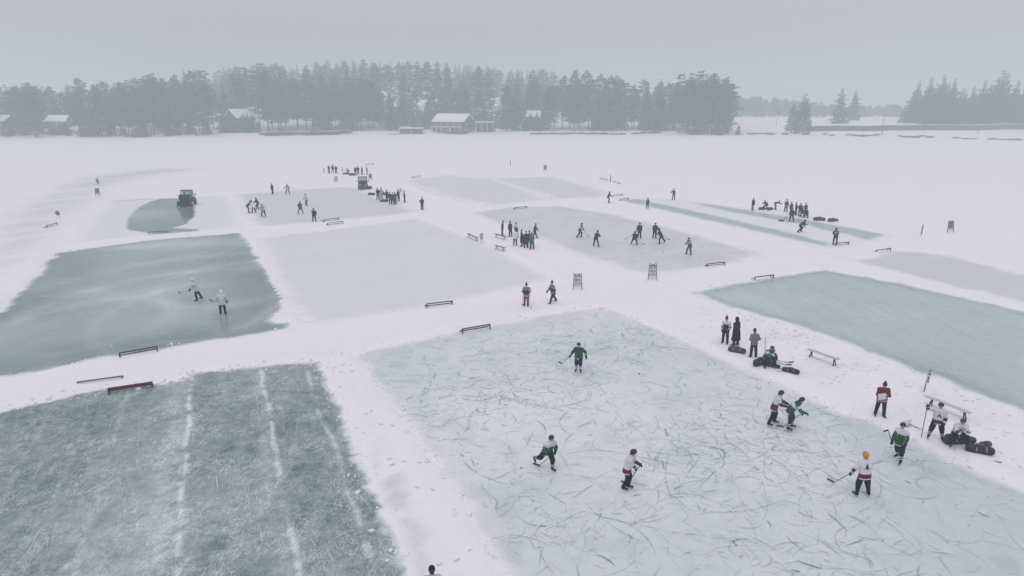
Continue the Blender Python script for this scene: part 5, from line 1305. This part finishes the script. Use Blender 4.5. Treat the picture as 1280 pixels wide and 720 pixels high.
# ---- shrubs
def shrub_proto(seed):
    rn = np.random.default_rng(seed); r = empty('shrub'); m = 260
    aa = rn.random(m)*6.28; rr = rn.random(m)**.5*1.3; z = rn.random(m)*(1.0-.45*rr/1.3)+.05
    C = np.stack([rr*np.cos(aa)*1.5, rr*np.sin(aa), z], 1); q = leaf_quads(C, rn.normal(size=(m, 3))+np.array([0, 0, 1.]), rn.uniform(.3, .6, m), rn.uniform(.15, .35, m), rn)
    link('foliage', mesh_np('foliage', q.reshape(-1, 3), np.arange(m*4).reshape(-1, 4), False), r, [M['twig']])
    t = MB()
    for i in range(7): a = i*.9; t.tube((0, 0, 0), (math.cos(a)*.9, math.sin(a)*.7, .8), .03, .012, 4)
    t.build('stems', M['bark'], r); return r
SPR = [shrub_proto(1), shrub_proto(2)]; used = [0, 0]
def shrub(px, off, s, label, group):
    x, y = at_px(px, off); i = random.randrange(2); r = SPR[i] if not used[i] else copy_tree(SPR[i]); used[i] = 1
    r.location = (x, y, th(x, y)-.05); r.scale = (s*random.uniform(1, 1.8), s, s*random.uniform(.7, 1.1)); r.rotation_euler[2] = random.uniform(-.3, .3); tag(r, label, 'shrub', group)
for px in (338, 346, 357, 372, 387, 392, 404, 416, 428): shrub(px, random.uniform(1, 4), random.uniform(1.2, 2.0), 'low bare shrub along the stone landing of the far shore', 'shrubs along the stone landing')
for px in (668, 676, 690, 698, 706, 716, 728, 742, 756, 768, 778, 796, 806, 818): shrub(px, random.uniform(1, 4), random.uniform(.8, 1.3), 'low bare shrub on the snowy bank right of the boathouse', 'shrubs on the right bank')
for px in (937, 944, 952, 960, 965, 983, 996, 1009, 1034, 1043, 1066, 1074, 1082, 1090, 1098, 1128, 1137, 1147, 1156, 1166, 1200, 1212, 1222, 1245, 1256, 1266, 1275): shrub(px, random.uniform(1, 5), random.uniform(.5, 1.0), 'low bare shrub at the lake edge below the stone wall', 'shrubs below the stone wall')

# ---- walls along the shore
def wall(p0, off0, p1, off1, h, mat, label, thick=.8):
    a = Vector((*at_px(p0, off0), 0)); b = Vector((*at_px(p1, off1), 0)); n = 24; m = MB(); c = MB()
    for i in range(n):
        q = a.lerp(b, i/n); s = a.lerp(b, (i+1)/n); z0, z1 = th(q.x, q.y), th(s.x, s.y); d = (s-q).normalized(); nn = Vector((-d.y, d.x, 0))*thick/2
        m.add([q-nn+Vector((0, 0, z0-.6)), s-nn+Vector((0, 0, z1-.6)), s+nn+Vector((0, 0, z1-.6)), q+nn+Vector((0, 0, z0-.6)), q-nn+Vector((0, 0, z0+h)), s-nn+Vector((0, 0, z1+h)), s+nn+Vector((0, 0, z1+h)), q+nn+Vector((0, 0, z0+h))],
              [(0, 1, 5, 4), (1, 2, 6, 5), (2, 3, 7, 6), (3, 0, 4, 7), (4, 5, 6, 7)])
        c.bar(q+Vector((0, 0, z0+h+.12)), s+Vector((0, 0, z1+h+.12)), thick*1.25, .22)
    r = empty('stone_wall', tuple(a)); o = m.build('masonry', M[mat], r); o.location = -a; o = c.build('snow_cap', M['roof_snow'], r); o.location = -a
    return tag(r, label, 'wall')
wall(322, 4, 437, 5, 1.0, 'stone', 'low dark stone landing wall along the far shore left of the boathouse')
wall(1008, 36, 1310, 84, 2.7, 'stone', 'long dark stone wall under snow behind the right shore', 1.2)

# ---- buildings
def house(px, off, yaw, L, D, hw, hr, wm, label, wins=((.25, .5), (.7, .5)), porch=None, chim=True, gable_front=False, over=.5, z=None, storeys=1):
    x, y = at_px(px, off); r = empty('house', (x, y, th(x, y)-.3 if z is None else z), R(yaw)); m = MB()
    # ridge along x; gable ends at +-L/2
    m.prism([(-D/2, 0), (D/2, 0), (D/2, hw), (0, hw+hr), (-D/2, hw)], -L/2, L/2); o = m.build('wall', M[wm], r); o.rotation_euler[2] = R(90)
    t = .28; rf = MB(); sl_ = math.hypot(D/2, hr); e = over/sl_
    for q in (-1, 1):
        a = Vector((0, q*(D/2)*(1+e), hw-hr*e+.17)); b = Vector((0, 0, hw+hr+.17)); d = (b-a).normalized(); nn = Vector((0, -d.z*q*-1, abs(d.y)))*t
        vs = [Vector((sx*(L/2+over), p.y, p.z))+k for sx in (-1, 1) for p in (a, b) for k in (Vector((0, 0, 0)), Vector((0, 0, t)))]
        rf.add(vs, [(0, 1, 3, 2), (4, 6, 7, 5), (0, 4, 5, 1), (2, 3, 7, 6), (1, 5, 7, 3), (0, 2, 6, 4)])
    rf.build('roof', M['roof_snow'], r)
    def window(cx, cz, wd_, ht, side):
        # side: 'f' long front (-y), 'r' right gable (+x), 'l' left gable
        f = MB(); g_ = MB()
        for a, b, c, d in ((-wd_/2, 0, .12, ht+.12), (wd_/2, 0, .12, ht+.12), (0, ht/2, wd_, .12), (0, -ht/2, wd_, .12), (0, 0, .08, ht)): f.box((a, 0, b), (c, .10, d))
        g_.box((0, .02, 0), (wd_, .04, ht)); o = f.build('window', M['trim_white'], r); g_.build('pane', M['window_dark'], o)
        if side == 'f': o.location = (cx, -D/2-.05, cz)
        else: o.location = ((L/2+.05)*(1 if side == 'r' else -1), cx, cz); o.rotation_euler[2] = R(90 if side == 'r' else -90)
    for s in range(storeys):
        zc = hw/storeys*(s+.55)
        for u_, hf in wins: window((u_-.5)*L, zc, 1.1, hw/storeys*hf, 'f')
        for u_ in (-.28, 0, .28): window(u_*D, zc, .9, hw/storeys*.45, 'r'); window(u_*D, zc, .9, hw/storeys*.45, 'l')
    d = MB().box((0, 0, 0), (1.0, .08, 2.0)).build('door', M['trim_white'], r); d.location = (L*.06, -D/2-.05, 1.35); MB().box((.36, -.06, 0), (.08, .08, .08)).build('handle', M['steel'], d)
    if chim: c = MB().box((L*.2, D*.12, hw+hr*.9), (.9, .7, 1.8)).build('chimney', M['stone'], r)
    if porch:
        MB().box((0, -D/2-1.1, hw*porch), (L*.96, 2.4, .12)).build('porch_roof', M['trim_white'], r); MB().box((0, -D/2-1.1, hw*porch+.16), (L*.98, 2.5, .18)).build('porch_snow', M['roof_snow'], r)
        for i in range(7): MB().box((-L*.46+L*.92*i/6, -D/2-2.1, hw*porch/2-.05), (.16, .16, hw*porch)).build('porch_post', M['trim_white'], r)
    return tag(r, label, 'house')
b = house(567, 9, -26, 18.5, 12, 5.2, 3.6, 'wall_green', 'large two-storey boathouse with snowy gable roof and white window frames on the far shore', ((.12, .55), (.3, .55), (.5, .55), (.7, .55), (.88, .55)), .5, False, storeys=2); b.name = 'boathouse'
def flat_shed(px, off, yaw, L, D, h, wm, label, name, bays, post_at=None):
    x, y = at_px(px, off); r = empty(name, (x, y, max(th(x, y), .2)-.2), R(yaw))
    MB().box((0, 0, h/2), (L, D, h)).build('wall', M[wm], r, .02); MB().box((0, 0, h+.12), (L+.8, D+.8, .2)).build('eaves', M['trim_white'], r); MB().box((0, 0, h+.36), (L+.8, D+.8, .26)).build('roof', M['roof_snow'], r, .08)
    for i in range(bays):
        o = MB().box((0, 0, 0), (L/bays*.72, .08, h*.62)).build('opening', M['window_dark'], r); o.location = (-L/2+L/bays*(i+.5), -D/2-.03, h*.45)
    for i in range(bays+1): MB().box((-L/2+L*i/bays, -D/2-.12, h/2), (.22, .22, h)).build('post', M['trim_white'], r)
    return tag(r, label, 'building')
flat_shed(607, 9, -8, 9.0, 7, 4.6, 'wall_green', 'flat-roofed annex with white posts right of the large boathouse', 'boathouse_annex', 3)
flat_shed(514, 4, 3, 11.5, 5, 2.2, 'wall_green', 'long low dock shed with snowy flat roof left of the boathouse', 'dock_shed', 2)
x, y = at_px(492, 1); dk = empty('dock', (x, y, .35)); MB().box((0, 0, 0), (5.5, 2.4, .16)).build('deck', M['post'], dk); MB().box((0, 0, .15), (5.5, 2.4, .14)).build('snow_cap', M['roof_snow'], dk)
for q in (-2.4, 0, 2.4):
    for e in (-1, 1): MB().tube((q, e, -.5), (q, e, 0), .12, .12, 8).build('pile', M['bark'], dk)
tag(dk, 'low snowy dock at the left of the dock shed', 'dock')
house(299, 24, 62, 11, 9.5, 5.0, 4.0, 'wall_brown', 'dark gabled house with snowy roof among the pines left of the landing', chim=True, z=3.2)
house(7, 12, -20, 8, 7, 3.2, 2.4, 'wall_brown', 'small house with snowy roof at the far left edge of the shore', z=4.2)
house(73, 13, 8, 8.5, 6, 2.6, 2.4, 'wall_grey', 'small cabin with twin snowy roof slopes low among the left pines', z=4.6)
house(668, 27, -14, 7, 6.5, 5.0, 2.8, 'wall_grey', 'tall house with snowy roof half hidden in the woods right of the boathouse', z=3.4, storeys=2)
house(596, 95, -30, 7, 6, 3, 2.6, 'wall_brown', 'house with snowy roof glimpsed high on the hill above the boathouse', z=None)
house(402, 40, 10, 9, 6, 2.2, 2.0, 'wall_grey', 'low house with snowy roof behind the trunks above the stone landing', z=None)

#@@P3@@
